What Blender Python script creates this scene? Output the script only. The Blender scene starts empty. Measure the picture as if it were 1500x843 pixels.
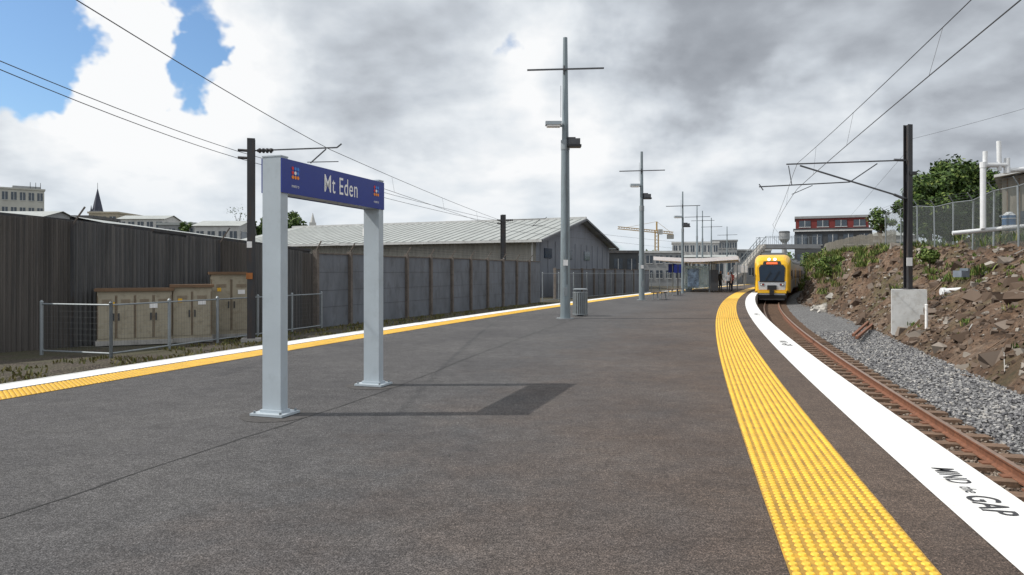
import bpy, math, random
import numpy as np
from mathutils import Vector, Matrix, noise
random.seed(7); rng=np.random.default_rng(7)
sc=bpy.context.scene
F=1050.0
def W(D): return 1.82+.23*D+.00125*D*D
def L(D): return -9.14+.29*D+.0014*D*D
def P(px,py,D): return Vector(((px-750)/F*D, D, 1.6+(400-py)/F*D))
def X(px,D): return (px-750)/F*D
def Z(py,D): return 1.6+(400-py)/F*D
def sst(a,b,x):
    t=min(1,max(0,(x-a)/(b-a))); return t*t*(3-2*t)

# ---------------- materials ----------------
def newmat(name):
    m=bpy.data.materials.new(name); m.use_nodes=True
    nt=m.node_tree; nt.nodes.clear()
    o=nt.nodes.new('ShaderNodeOutputMaterial'); b=nt.nodes.new('ShaderNodeBsdfPrincipled')
    nt.links.new(b.outputs[0],o.inputs[0]); return m,nt,b,o
def rgba(c): return (c[0],c[1],c[2],1)
def noisen(nt,scale,detail=4,rough=.6,vec=None,stretch=None):
    n=nt.nodes.new('ShaderNodeTexNoise'); n.inputs['Scale'].default_value=scale
    n.inputs['Detail'].default_value=detail; n.inputs['Roughness'].default_value=rough
    if vec is None:
        tc=nt.nodes.new('ShaderNodeTexCoord'); vec=tc.outputs['Object']
    if stretch:
        mp=nt.nodes.new('ShaderNodeMapping'); mp.inputs['Scale'].default_value=stretch
        nt.links.new(vec,mp.inputs[0]); vec=mp.outputs[0]
    nt.links.new(vec,n.inputs['Vector']); return n
def ramp(nt,fac,stops):
    r=nt.nodes.new('ShaderNodeValToRGB'); e=r.color_ramp.elements
    while len(e)<len(stops): e.new(.5)
    for i,(p,c) in enumerate(stops): e[i].position=p; e[i].color=rgba(c)
    nt.links.new(fac,r.inputs[0]); return r
def mixc(nt,fac,a,b,mode='MIX'):
    m=nt.nodes.new('ShaderNodeMix'); m.data_type='RGBA'; m.blend_type=mode
    for s,v in ((0,fac),(6,a),(7,b)):
        if hasattr(v,'is_linked') or hasattr(v,'links'): nt.links.new(v,m.inputs[s])
        elif s==0: m.inputs[0].default_value=v
        else: m.inputs[s].default_value=rgba(v)
    return m.outputs[2]
def math_(nt,op,a,b=None,c=None,clamp=False):
    m=nt.nodes.new('ShaderNodeMath'); m.operation=op; m.use_clamp=clamp
    for i,v in enumerate((a,b,c)):
        if v is None: continue
        if isinstance(v,(int,float)): m.inputs[i].default_value=v
        else: nt.links.new(v,m.inputs[i])
    return m.outputs[0]
def bump(nt,b,h,strength=.5,dist=.01):
    n=nt.nodes.new('ShaderNodeBump'); n.inputs['Strength'].default_value=strength; n.inputs['Distance'].default_value=dist
    nt.links.new(h,n.inputs['Height']); nt.links.new(n.outputs[0],b.inputs['Normal'])
def mat(name,c,rough=.7,var=.25,scale=3,metal=0,bmp=0,bscale=40,stretch=None,dirt=None,spec=.5,dpos=(.5,.72)):
    m,nt,b,o=newmat(name)
    n=noisen(nt,scale,4,.65,stretch=stretch)
    d=tuple(x*(1-var) for x in c); l=tuple(min(1,x*(1+var)) for x in c)
    r=ramp(nt,n.outputs[0],[(.3,d),(.7,l)]); col=r.outputs[0]
    if dirt:
        n2=noisen(nt,scale*2.3,5,.75,stretch=stretch)
        f=ramp(nt,n2.outputs[0],[(dpos[0],(0,0,0)),(dpos[1],(1,1,1))])
        col=mixc(nt,f.outputs[0],col,dirt)
    nt.links.new(col,b.inputs['Base Color'])
    b.inputs['Roughness'].default_value=rough; b.inputs['Metallic'].default_value=metal
    b.inputs['Specular IOR Level'].default_value=spec
    if bmp:
        nb=noisen(nt,bscale,3,.6); bump(nt,b,nb.outputs[0],bmp,.01)
    return m
def islandmat(name,stops,rough=.85):
    m,nt,b,o=newmat(name)
    g=nt.nodes.new('ShaderNodeNewGeometry')
    r=ramp(nt,g.outputs['Random Per Island'],stops)
    nt.links.new(r.outputs[0],b.inputs['Base Color']); b.inputs['Roughness'].default_value=rough
    b.inputs['Specular IOR Level'].default_value=.25
    return m
def emis(name,c,s):
    m,nt,b,o=newmat(name); b.inputs['Emission Color'].default_value=rgba(c); b.inputs['Emission Strength'].default_value=s
    b.inputs['Base Color'].default_value=rgba(c); return m

def asphalt():
    m,nt,b,o=newmat('asphalt')
    big=noisen(nt,.45,4,.65); mid=noisen(nt,4.5,6,.85); fine=noisen(nt,95,2,.9); f2=noisen(nt,30,2,.8)
    c=ramp(nt,big.outputs[0],[(.3,(.056,.055,.058)),(.7,(.087,.085,.086))]).outputs[0]
    f=ramp(nt,mid.outputs[0],[(.35,(.72,.72,.72)),(.65,(1.25,1.25,1.25))]).outputs[0]
    c=mixc(nt,1,c,f,'MULTIPLY')
    g=ramp(nt,fine.outputs[0],[(.36,(.25,.25,.25)),(.5,(.95,.95,.95)),(.62,(2.2,2.15,2.1))]).outputs[0]
    c=mixc(nt,1,c,g,'MULTIPLY')
    g=ramp(nt,f2.outputs[0],[(.36,(.6,.6,.6)),(.5,(1,1,1)),(.64,(1.5,1.5,1.5))]).outputs[0]
    c=mixc(nt,.8,c,g,'MULTIPLY')
    a=nt.nodes.new('ShaderNodeAttribute'); a.attribute_name='t'
    s=noisen(nt,.8,5,.7)
    q=math_(nt,'ADD',a.outputs['Fac'],math_(nt,'MULTIPLY',math_(nt,'SUBTRACT',s.outputs[0],.5),6))
    mr=nt.nodes.new('ShaderNodeMapRange'); mr.inputs[1].default_value=-5.0; mr.inputs[2].default_value=-.6
    nt.links.new(q,mr.inputs[0])
    br=mixc(nt,1,c,(1.22,.90,.68),'MULTIPLY')
    c=mixc(nt,math_(nt,'MULTIPLY',mr.outputs[0],.85),c,br)
    st=noisen(nt,1.1,7,.85,stretch=(1,.45,1))
    sf=ramp(nt,st.outputs[0],[(.58,(0,0,0)),(.74,(1,1,1))]).outputs[0]
    c=mixc(nt,math_(nt,'MULTIPLY',sf,.3),c,(.13,.125,.12))
    v=nt.nodes.new('ShaderNodeTexVoronoi'); v.inputs['Scale'].default_value=1.7; tc=nt.nodes.new('ShaderNodeTexCoord'); nt.links.new(tc.outputs['Object'],v.inputs[0])
    vf=math_(nt,'LESS_THAN',v.outputs['Distance'],.025)
    c=mixc(nt,math_(nt,'MULTIPLY',vf,.5),c,(.16,.155,.15))
    nt.links.new(c,b.inputs['Base Color']); b.inputs['Roughness'].default_value=.85; b.inputs['Specular IOR Level'].default_value=.3
    bump(nt,b,fine.outputs[0],.9,.008); return m
M_asph=asphalt()
M_white=mat('white_paint',(.74,.74,.73),.6,.06,2,dirt=(.42,.40,.37),bmp=.2,bscale=120,dpos=(.55,.8))
M_yel=mat('tactile_yellow',(.80,.48,.04),.55,.12,2.5,dirt=(.55,.33,.06))
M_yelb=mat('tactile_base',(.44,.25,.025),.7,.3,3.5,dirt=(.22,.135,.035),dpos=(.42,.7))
M_conc=mat('concrete',(.36,.35,.33),.85,.15,2,dirt=(.22,.21,.2),bmp=.3,bscale=30)
M_concl=mat('concrete_pale',(.50,.51,.51),.85,.12,2,dirt=(.38,.37,.35),bmp=.3)
M_rust=mat('rail_rust',(.195,.082,.045),.8,.3,8,dirt=(.10,.05,.032))
M_railtop=mat('rail_head',(.36,.24,.18),.35,.2,10,metal=.6)
M_sleep=mat('sleeper_wood',(.16,.10,.065),.9,.35,6,stretch=(1,6,1),dirt=(.07,.05,.04),bmp=.6,bscale=30)
M_stone=islandmat('ballast_stone',[(0,(.09,.09,.10)),(.5,(.2,.2,.205)),(.85,(.3,.3,.3)),(1,(.42,.4,.37))])
M_stoneb=islandmat('ballast_brown',[(0,(.07,.05,.038)),(.5,(.15,.11,.085)),(1,(.3,.26,.22))])
M_steel=mat('galvanised_steel',(.26,.29,.31),.5,.1,3,metal=.35,dirt=(.2,.22,.23))
M_mesh=mat('mesh_wire',(.10,.11,.115),.6,.2,3,metal=.2)
M_lampost=mat('grey_blue_paint',(.20,.245,.27),.5,.12,2,metal=.15,stretch=(1,1,.2),dirt=(.155,.18,.195))
M_dark=mat('dark_steel',(.045,.047,.052),.6,.25,3,metal=.3,stretch=(1,1,.2),dirt=(.075,.055,.045))
M_mastg=mat('mast_grey',(.10,.105,.115),.6,.2,3,metal=.3,stretch=(1,1,.2))
M_black=mat('black',(.012,.012,.014),.4,.2,3)
M_wire=mat('wire',(.05,.05,.055),.5,.1,3,metal=.3)
M_signp=mat('sign_post_grey',(.40,.455,.50),.5,.07,1.5,dirt=(.33,.375,.41),dpos=(.52,.8))
M_blue=mat('sign_blue',(.006,.024,.22),.35,.05,2)
M_pwhite=mat('sign_white',(.8,.8,.8),.5,.03,2)

class MB:
    def __init__(s): s.v=[];s.f=[];s.mi=[];s.m=[]
    def mid(s,m):
        if m not in s.m: s.m.append(m)
        return s.m.index(m)
    def add(s,vs,fs,m):
        b=len(s.v); s.v+= [tuple(v) for v in vs]; i=s.mid(m)
        for f in fs: s.f.append(tuple(b+k for k in f)); s.mi.append(i)
    def box(s,c,sz,m,rz=0,M=None):
        x,y,z=[k/2 for k in sz]; vs=[Vector((a*x,b*y,d*z)) for a in(-1,1) for b in(-1,1) for d in(-1,1)]
        R=Matrix.Rotation(rz,3,'Z') if M is None else M
        vs=[R@v+Vector(c) for v in vs]
        s.add(vs,[(0,1,3,2),(4,6,7,5),(0,4,5,1),(2,3,7,6),(0,2,6,4),(1,5,7,3)],m)
    def bbox(s,x0,x1,y0,y1,z0,z1,m): s.box(((x0+x1)/2,(y0+y1)/2,(z0+z1)/2),(x1-x0,y1-y0,z1-z0),m)
    def cyl(s,p0,p1,r0,r1,m,n=10,cap=True,ph=0):
        p0=Vector(p0);p1=Vector(p1);d=(p1-p0)
        if d.length<1e-6: return
        d.normalize(); u=Vector((1,0,0))
        if abs(d.z)<.99: u=d.cross(Vector((0,0,1))).normalized()
        w=d.cross(u).normalized(); vs=[]
        for p,r in((p0,r0),(p1,r1)):
            for i in range(n):
                a=2*math.pi*i/n+ph; vs.append(p+u*math.cos(a)*r+w*math.sin(a)*r)
        fs=[(i,(i+1)%n,n+(i+1)%n,n+i) for i in range(n)]
        if cap: fs+=[tuple(range(n))[::-1],tuple(range(n,2*n))]
        s.add(vs,fs,m)
    def beam(s,p0,p1,w,m): s.cyl(p0,p1,w*.707,w*.707,m,4,ph=math.pi/4)
    def quad(s,a,b,c,d,m): s.add([a,b,c,d],[(0,1,2,3)],m)
    def hbeam(s,p,h,w,d,m,rz=0):
        R=Matrix.Rotation(rz,3,'Z')
        for yy in(-1,1): s.box(Vector(p)+R@Vector((0,yy*d/2,h/2)),(w,.03,h),m,rz)
        s.box(Vector(p)+Vector((0,0,h/2)),(.03,d-.032,h-.01),m,rz)
    def xform(s,M): s.v=[tuple(M@Vector(v)) for v in s.v]
    def build(s,name,smooth=False,parent=None):
        me=bpy.data.meshes.new(name); me.from_pydata(s.v,[],s.f)
        for m in s.m: me.materials.append(m)
        me.polygons.foreach_set('material_index',s.mi)
        if smooth: me.polygons.foreach_set('use_smooth',[True]*len(s.f))
        me.update(); o=bpy.data.objects.new(name,me); sc.collection.objects.link(o)
        if parent: o.parent=parent
        return o

def text(body,size,mt,M,parent,name,xs=1,align='CENTER',bold=0,sp=1.06):
    cu=bpy.data.curves.new(name,'FONT'); cu.body=body; cu.size=size; cu.align_x=align; cu.align_y='CENTER'; cu.offset=bold; cu.space_character=sp
    t=bpy.data.objects.new('tmp',cu); sc.collection.objects.link(t)
    dg=bpy.context.evaluated_depsgraph_get(); me=bpy.data.meshes.new_from_object(t.evaluated_get(dg))
    bpy.data.objects.remove(t); me.transform(M@Matrix.Diagonal((xs,1,1,1))); me.materials.clear(); me.materials.append(mt)
    o=bpy.data.objects.new(name,me); sc.collection.objects.link(o); o.parent=parent; return o
def frame(x,y,loc):
    x=Vector(x).normalized(); y=Vector(y).normalized(); z=x.cross(y)
    M=Matrix((x,y,z)).transposed().to_4x4(); M.translation=Vector(loc); return M

def frange(a,b,s):
    o=[];x=a
    while x<b: o.append(x); x+=s
    o.append(b); return o
DS=frange(-8,40,.5)[:-1]+frange(40,98,1.5)
def ribbon(mb,fn,o0,o1,z,m,ds=DS,z1=None):
    vs=[];fs=[]
    for i,D in enumerate(ds):
        vs+= [(fn(D)+o0,D,z),(fn(D)+o1,D,z if z1 is None else z1)]
        if i: fs.append((2*i-2,2*i-1,2*i+1,2*i))
    mb.add(vs,fs,m)
def platform():
    nx=24; vs=[];fs=[];ts=[]
    for i,D in enumerate(DS):
        a=L(D)-1.3; b=W(D)+.54
        for j in range(nx+1):
            x=a+(b-a)*j/nx; vs.append((x,D,0)); ts.append(x-W(D))
        if i:
            for j in range(nx):
                p=(i-1)*(nx+1)+j; fs.append((p,p+1,p+nx+2,p+nx+1))
    n0=len(fs)
    for fn,of,sg in((W,.54,1),(L,-1.3,-1)):
        b=len(vs)
        for i,D in enumerate(DS):
            vs+=[(fn(D)+of,D,0),(fn(D)+of,D,-1.1)]; ts+=[0,0]
            if i:
                k=b+2*i; fs.append((k-2,k-1,k+1,k) if sg>0 else (k-1,k-2,k,k+1))
    me=bpy.data.meshes.new('station_platform'); me.from_pydata(vs,[],fs)
    me.materials.append(M_asph); me.materials.append(M_conc)
    me.polygons.foreach_set('material_index',[0]*n0+[1]*(len(fs)-n0))
    at=me.attributes.new('t','FLOAT','POINT'); at.data.foreach_set('value',ts)
    o=bpy.data.objects.new('station_platform',me); sc.collection.objects.link(o); return o
plat=platform()
mb=MB(); ribbon(mb,W,0,.56,.005,M_white)
ribbon(mb,W,.56,.56,.005,M_conc,z1=-.16)
edge=mb.build('platform_edge_line')
mb=MB(); ribbon(mb,L,-1.20,-.76,.005,M_white); ribbon(mb,L,-1.34,-1.202,.004,M_concl); ribbon(mb,L,-1.34,-1.34,.004,M_concl,z1=-.2); mb.build('platform_edge_line')
def tactile(name,fn,o0,o1,dmax,ncol,dmin):
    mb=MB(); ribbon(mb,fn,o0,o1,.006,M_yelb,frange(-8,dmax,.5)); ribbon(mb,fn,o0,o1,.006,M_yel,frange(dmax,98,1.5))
    n=8; sp=.068; V=[];Fc=[]
    D=dmin; k=0
    while D<dmax:
        sl=(fn(D+.01)-fn(D))/.01; nr=1/math.sqrt(1+sl*sl)
        for j in range(ncol):
            x=fn(D)+o0+(o1-o0)*(j+.5)/ncol
            for r,z in((.0265,.0065),(.020,.0145)):
                for i in range(n):
                    a=2*math.pi*i/n; V.append((x+r*math.cos(a),D+r*math.sin(a),z))
            for i in range(n): Fc.append((k+i,k+(i+1)%n,k+n+(i+1)%n,k+n+i))
            Fc.append(tuple(range(k+n,k+2*n))); k+=2*n
        D+=sp*nr
    mb.add(V,Fc,M_yel); return mb.build(name)
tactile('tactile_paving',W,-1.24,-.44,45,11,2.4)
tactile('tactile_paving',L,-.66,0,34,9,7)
mb=MB()
M_seam=mat('seam_tar',(.022,.022,.022),.8,.3,20)
def crack(pts,w):
    cur=[]
    for i in range(len(pts)-1):
        a=Vector(pts[i]);b=Vector(pts[i+1]); n=int((b-a).length/.12)+1
        for k in range(n): 
            p=a.lerp(b,k/n); cur.append(p+Vector((noise.noise(Vector((p.x*1.3,p.y*1.3,3)))*.05+noise.noise(Vector((p.x*6,p.y*6,1)))*.012,0)))
    vs=[];fs=[]
    for i,p in enumerate(cur):
        d=(cur[min(i+1,len(cur)-1)]-cur[max(i-1,0)]).normalized(); nn=Vector((-d.y,d.x))
        ww=w*(.5+1.2*abs(noise.noise(Vector((p.x*4,p.y*4,9)))*2))
        vs+=[(*(p+nn*ww/2),.003),(*(p-nn*ww/2),.003)]
        if i: fs.append((2*i-2,2*i-1,2*i+1,2*i))
    mb.add(vs,fs,M_seam)
def G(px,py): D=1680/(py-400); return (X(px,D),D)
crack([(-3.9,2.5),G(0,762),G(240,680),G(420,622),G(560,575),G(700,519),G(800,482),G(880,455)],.016)
crack([G(455,606),G(385,617),G(345,611)],.006)
mb.build('pavement_seam')
mb=MB(); M_patch=mat('patch_asphalt',(.06,.056,.055),.9,.35,14,bmp=.4,bscale=90,dirt=(.035,.034,.034))
for c,r in((G(403,610),.4),(G(546,566),.38)):
    mb.add([(c[0]+r*(1+.1*math.sin(3*a))*math.cos(a),c[1]+r*.85*math.sin(a),.004) for a in [i*math.pi/12 for i in range(24)]],[tuple(range(24))],M_patch)
mb.build('asphalt_patch')
txe=bpy.data.objects.new('platform_warning_text',None); sc.collection.objects.link(txe)
M_txt=mat('text_black',(.03,.03,.035),.7,.3,20,dirt=(.3,.3,.3),dpos=(.6,.8))
def gaptext(Dc,k):
    sl=.23+.0025*Dc; t=Vector((sl,1,0)).normalized(); xa=-t; ya=Vector((0,0,1)).cross(xa)
    c=Vector((W(Dc)+.29,Dc,.0095))
    text('MIND',.24,M_txt,frame(xa,ya,c-xa*.40),txe,'word_mind_%d'%k,.70,bold=.001)
    text('the',.15,M_txt,frame(xa,ya,c-xa*.01),txe,'word_the_%d'%k,.8,bold=.0)
    text('GAP',.29,M_txt,frame(xa,ya,c+xa*.34),txe,'word_gap_%d'%k,.74,bold=.003)
gaptext(5.25,1); gaptext(16.2,2); gaptext(27.5,3)

def sign():
    A=Vector((-2.67,8.08,0)); B=Vector((-1.97,10.2,0)); u=(B-A).normalized(); n=Vector((u.y,-u.x,0))
    rz=math.atan2(u.y,u.x)
    mb=MB(); H=2.9
    for p in(A,B):
        mb.box(p+Vector((0,0,H/2)),(.13,.24,H),M_signp,rz)
        mb.box(p+Vector((0,0,.022)),(.34,.42,.026),M_signp,rz)
        mb.box(p+Vector((0,0,.05)),(.17,.28,.03),M_signp,rz)
        for a in(-1,1):
            for b in(-1,1):
                q=p+u*a*.14+n*b*.17; mb.cyl(q+Vector((0,0,.035)),q+Vector((0,0,.06)),.014,.014,M_steel,6)
        mb.box(p+Vector((0,0,H+.006)),(.14,.25,.014),M_signp,rz)
    L_=(B-A).length; c=(A+B)/2
    mid=c+Vector((0,0,2.69))
    mb.box(mid+n*.128,(L_+.128,.014,.385),M_blue,rz)
    mb.box(mid-n*.128,(L_+.128,.014,.385),M_blue,rz)
    mb.box(mid+Vector((0,0,.17)),(L_-.14,.2,.03),M_signp,rz)
    mb.box(mid-Vector((0,0,.17)),(L_-.14,.2,.03),M_signp,rz)
    o=mb.build('station_name_sign')
    face=n*.138
    text('Mt Eden',.31,M_pwhite,frame(u,(0,0,1),mid+face+u*.05+Vector((0,0,.0))),o,'name_text',.72,bold=.0005,sp=1.08)
    cols=[(.8,.25,.02),(.6,.03,.03),(.05,.2,.6)]
    cm=[mat('dot_%d'%i,c,.5,.03) for i,c in enumerate(cols)]
    mbd=MB()
    for s in(-.93,.95):
        for i in range(3):
            for j in range(3):
                p=mid+face+u*(s+(i-1)*.05)+Vector((0,0,.05+(j-1)*.05)); mt=cm[(0,1,1,0,1,2,0,2,2)[i*3+j]] if not(i==1 and j==1) else M_pwhite
                mbd.cyl(p-n*.002,p+n*.0015,.021,.021,mt,10)
        text('metro',.055,M_pwhite,frame(u,(0,0,1),mid+face+u*s+Vector((0,0,-.1))),o,'logo_text')
    d=mbd.build('logo_dots',parent=o)
    return o
sign()

def lamp(px,D,top,base_r,big=True,head=True):
    x=X(px,D); mb=MB(); zt=top
    mb.cyl((x,D,0),(x,D,zt*.62),base_r,base_r*.78,M_lampost,14)
    mb.cyl((x,D,zt*.62),(x,D,zt),base_r*.66,base_r*.42,M_lampost,14)
    mb.cyl((x,D,0),(x,D,.03),base_r*1.7,base_r*1.7,M_steel,14)
    mb.cyl((x,D,zt*.60),(x,D,zt*.635),base_r*.86,base_r*.86,M_steel,14)
    ya=zt-1.15
    mb.beam((x-1.33,D-.14,ya-.02),(x+1.33,D-.14,ya+.05),.05,M_mastg)
    mb.cyl((x-.05,D-.1,ya-.15),(x-.05,D-.1,ya+.15),.03,.03,M_mastg,6)
    if head:
        zl=6.75 if top>9 else top-2.0
        mb.beam((x,D,zl-.05),(x-.35,D-.1,zl-.02),.06,M_lampost)
        mb.box((x-.42,D-.12,zl+.03),(.56,.34,.12),M_signp); mb.box((x-.42,D-.12,zl-.06),(.46,.28,.06),M_pwhite)
        z2=zl-.75
        mb.box((x+.2,D-.1,z2+.28),(.3,.08,.06),M_dark)
        mb.box((x+.30,D-.1,z2+.14),(.40,.3,.22),M_mastg); mb.box((x+.30,D-.1,z2+.0),(.48,.36,.08),M_black)
        mb.cyl((x-.16,D-.1,z2+1),(x-.16,D-.1,z2+2.1),.008,.008,M_wire,5)
        mb.cyl((x+.05,D-base_r,1.2),(x+.05,D-base_r*.8,zl),.010,.010,M_wire,5)
    if big:
        mb.box((x,D-base_r-.004,1.95),(.16,.012,.2),M_pwhite); mb.box((x,D-base_r-.004,.95),(.12,.012,.3),M_steel)
    mb.build('platform_light_pole',False)
lamp(828,25,9.8,.18); lamp(940,42,8.7,.17); lamp(1000,56,7.95,.12,False)
lamp(1021,74,8.5,.12,False,False); lamp(1029,82,8.7,.12,False,False); lamp(1042,90,8.5,.12,False,False); lamp(1065,96,7.8,.12,False,False)
def bin_(x,D):
    mb=MB(); r=.27
    mb.cyl((x,D,.05),(x,D,.86),.2,.2,M_dark,16)
    for i in range(22):
        a=i*2*math.pi/22; mb.box((x+r*math.cos(a),D+r*math.sin(a),.46),(.045,.012,.84),M_steel,a+math.pi/2)
    for z in(.06,.86): mb.cyl((x,D,z),(x,D,z+.03),r+.012,r+.012,M_steel,22)
    for i in range(4):
        a=i*math.pi/2+.6; mb.beam((x+.22*math.cos(a),D+.22*math.sin(a),.88),(x+.22*math.cos(a),D+.22*math.sin(a),1.0),.025,M_steel)
    mb.cyl((x,D,.99),(x,D,1.02),r+.02,r*.8,M_steel,22)
    mb.cyl((x,D,0),(x,D,.06),.12,.12,M_dark,10)
    mb.build('litter_bin')
bin_(2.53,26.6)
M_wood=mat('bench_wood',(.16,.11,.07),.6,.2,4,stretch=(1,6,1))
def bench(x,D,rz):
    mb=MB(); R=Matrix.Rotation(rz,3,'Z'); c=Vector((x,D,0))
    for k in range(4): mb.box(c+R@Vector((0,-.18+k*.12,.45)),(1.7,.1,.035),M_wood,rz)
    for s in(-.65,.65):
        mb.box(c+R@Vector((s,0,.42)),(.05,.5,.04),M_steel,rz)
        mb.beam(c+R@Vector((s,-.18,0)),c+R@Vector((s,-.1,.42)),.05,M_steel); mb.beam(c+R@Vector((s,.18,0)),c+R@Vector((s,.1,.42)),.05,M_steel)
    mb.build('platform_bench')
bench(X(966,43),43,1.0); bench(X(988,51),51,.9)

M_glass,_nt,_b,_o=newmat('glass')
_b.inputs['Base Color'].default_value=(.4,.5,.5,1); _b.inputs['Roughness'].default_value=.05; _b.inputs['Alpha'].default_value=.35
M_canopy=mat('canopy_white',(.80,.77,.79),.5,.05,2)
M_poster=mat('poster',(.16,.22,.3),.5,.9,3)
M_red=mat('red_paint',(.45,.03,.02),.5,.1)
def shelter():
    mb=MB(); D0=58.5; u=Vector((.33,1,0)).normalized(); n=Vector((u.y,-u.x,0))
    c0=Vector((X(1018,D0),D0,0)); rz=math.atan2(u.y,u.x)
    Ln=15; w=6.7
    z=2.5
    vs=[]
    for l in(0,Ln):
        for s,zz in((-w/2,.16),(-.6,.0),(.6,.0),(w/2,.16)):
            vs.append(c0+u*l+n*s+Vector((0,0,z+zz))); vs.append(c0+u*l+n*s+Vector((0,0,z+zz+.3)))
    fs=[]
    for k in range(3):
        a=2*k; fs+=[(a,a+2,a+10,a+8),(a+1,a+9,a+11,a+3),(a,a+1,a+3,a+2),(a+8,a+10,a+11,a+9)]
    fs+=[(0,8,9,1),(6,7,15,14)]
    mb.add(vs,fs,M_canopy)
    for l in(1,5,9,13):
        for s in(-1.1,1.1): mb.beam(c0+u*l+n*s,c0+u*l+n*s+Vector((0,0,z+.02)),.12,M_steel)
    for l in(1.0,5,9):
        mb.box(c0+u*(l+2)+Vector((0,0,1.25)),(3.7,.03,1.9),M_glass,rz)
    mb.box(c0+u*1+Vector((0,0,1.25)),(.03,2.1,1.9),M_glass,rz); mb.box(c0+u*5.0+Vector((0,0,1.25)),(.03,2.1,1.9),M_glass,rz)
    mb.box(c0+u*.9-n*.2+Vector((0,0,1.2)),(.08,.9,1.5),M_poster,rz)
    mb.box(c0+u*.8+n*1.5+Vector((0,0,1.0)),(.5,.6,1.7),M_dark,rz)
    mb.box(c0+u*3-n*.7+Vector((0,0,.45)),(3,.4,.06),M_wood,rz)
    for l in(1.8,4.2): mb.box(c0+u*l-n*.7+Vector((0,0,.21)),(.06,.35,.42),M_steel,rz)
    mb.build('platform_shelter')
    mb=MB(); q=Vector((X(993,52),52,0)); mb.beam(q,q+Vector((0,0,2.2)),.07,M_dark); mb.box(q+Vector((0,0,1.9)),(.5,.06,.6),M_blue); mb.build('information_sign')
    for p,D in((985,62),(1080,70),(1090,76)):
        mb=MB(); q=Vector((X(p,D),D,0)); mb.beam(q,q+Vector((0,0,2.4)),.08,M_steel); mb.box(q+Vector((0,0,2.0)),(.7,.07,.75),M_pwhite if p>1000 else M_blue); mb.build('information_sign')
shelter()

M_skin=mat('skin',(.42,.25,.18),.6,.05); M_hair=mat('hair',(.03,.02,.015),.6,.2)
def person(px,D,heading,shirt,trous,h=1.0,step=.1):
    x=X(px,D); V=[];E=[];R=[]
    def j(p,r,par):
        V.append(p); R.append(r if isinstance(r,tuple) else (r,r)); i=len(V)-1
        if par is not None: E.append((par,i))
        return i
    pe=j((0,0,.95),(.15,.11),None); sp=j((0,0,1.15),(.13,.1),pe); ch=j((0,0,1.36),(.17,.115),sp)
    nk=j((0,0,1.48),.055,ch); h0=j((0,.01,1.55),.07,nk); h1=j((0,.02,1.63),.098,h0); h2=j((0,0,1.71),.075,h1)
    j((0,.125,1.61),.014,h1)
    for s in(-1,1):
        sh=j((s*.18,0,1.41),.06,ch); el=j((s*.24,-.03,1.14),.043,sh)
        wr_=j((s*.22,.12 if s>0 else .03,.92),.028,el); pa=j((s*.215,.15 if s>0 else .045,.86),(.034,.02),wr_)
        bx=V[pa]
        for k in range(4): j((bx[0]+.004*s,bx[1]-.03+k*.02,bx[2]-.085-(.01 if k in(1,2) else 0)),.0085,pa)
        j((bx[0],bx[1]+.05,bx[2]-.04),.009,pa)
        hp=j((s*.09,0,.88),.088,pe); kn=j((s*.1,s*step*.6+.02,.49),.062,hp); an=j((s*.1,s*step-.02,.09),.04,kn); j((s*.115,s*step+.15,.04),.036,an)
    me=bpy.data.meshes.new('p'); me.from_pydata(V,E,[]); o=bpy.data.objects.new('person',me); sc.collection.objects.link(o)
    md=o.modifiers.new('s','SKIN'); md.use_smooth_shade=True
    for i,r in enumerate(R): me.skin_vertices[0].data[i].radius=r; me.skin_vertices[0].data[i].use_root=(i==0)
    o.modifiers.new('ss','SUBSURF').levels=2
    dg=bpy.context.evaluated_depsgraph_get(); dg.update(); m2=bpy.data.meshes.new_from_object(o.evaluated_get(dg)); o.modifiers.clear(); o.data=m2
    m2.materials.clear()
    for m in(shirt,trous,M_skin,M_hair,M_black): m2.materials.append(m)
    for p in m2.polygons:
        c=p.center; i=0
        if c.z>1.49: i=3 if (c.z>1.67 or c.y<-.01) else 2
        elif abs(c.x)>.17 and c.z<1.0 and c.z>.6: i=2
        elif c.z<.1: i=4
        elif c.z<.97: i=1
        p.material_index=i; p.use_smooth=True
    o.location=(x,D,0); o.rotation_euler=(0,0,heading); o.scale=(h,h,h)
cl=[mat('cloth_%d'%i,c,.85,.15) for i,c in enumerate([(.02,.022,.03),(.03,.035,.06),(.35,.07,.06),(.3,.3,.32),(.05,.05,.05)])]
person(1046,61,2.6,cl[0],cl[1],1.0); person(1055,60,-1.2,cl[4],cl[0],1.03,.02); person(1067,58,2.9,cl[3],cl[0],.97,.15); person(1072,62,.4,cl[2],cl[1],.98)

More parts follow.
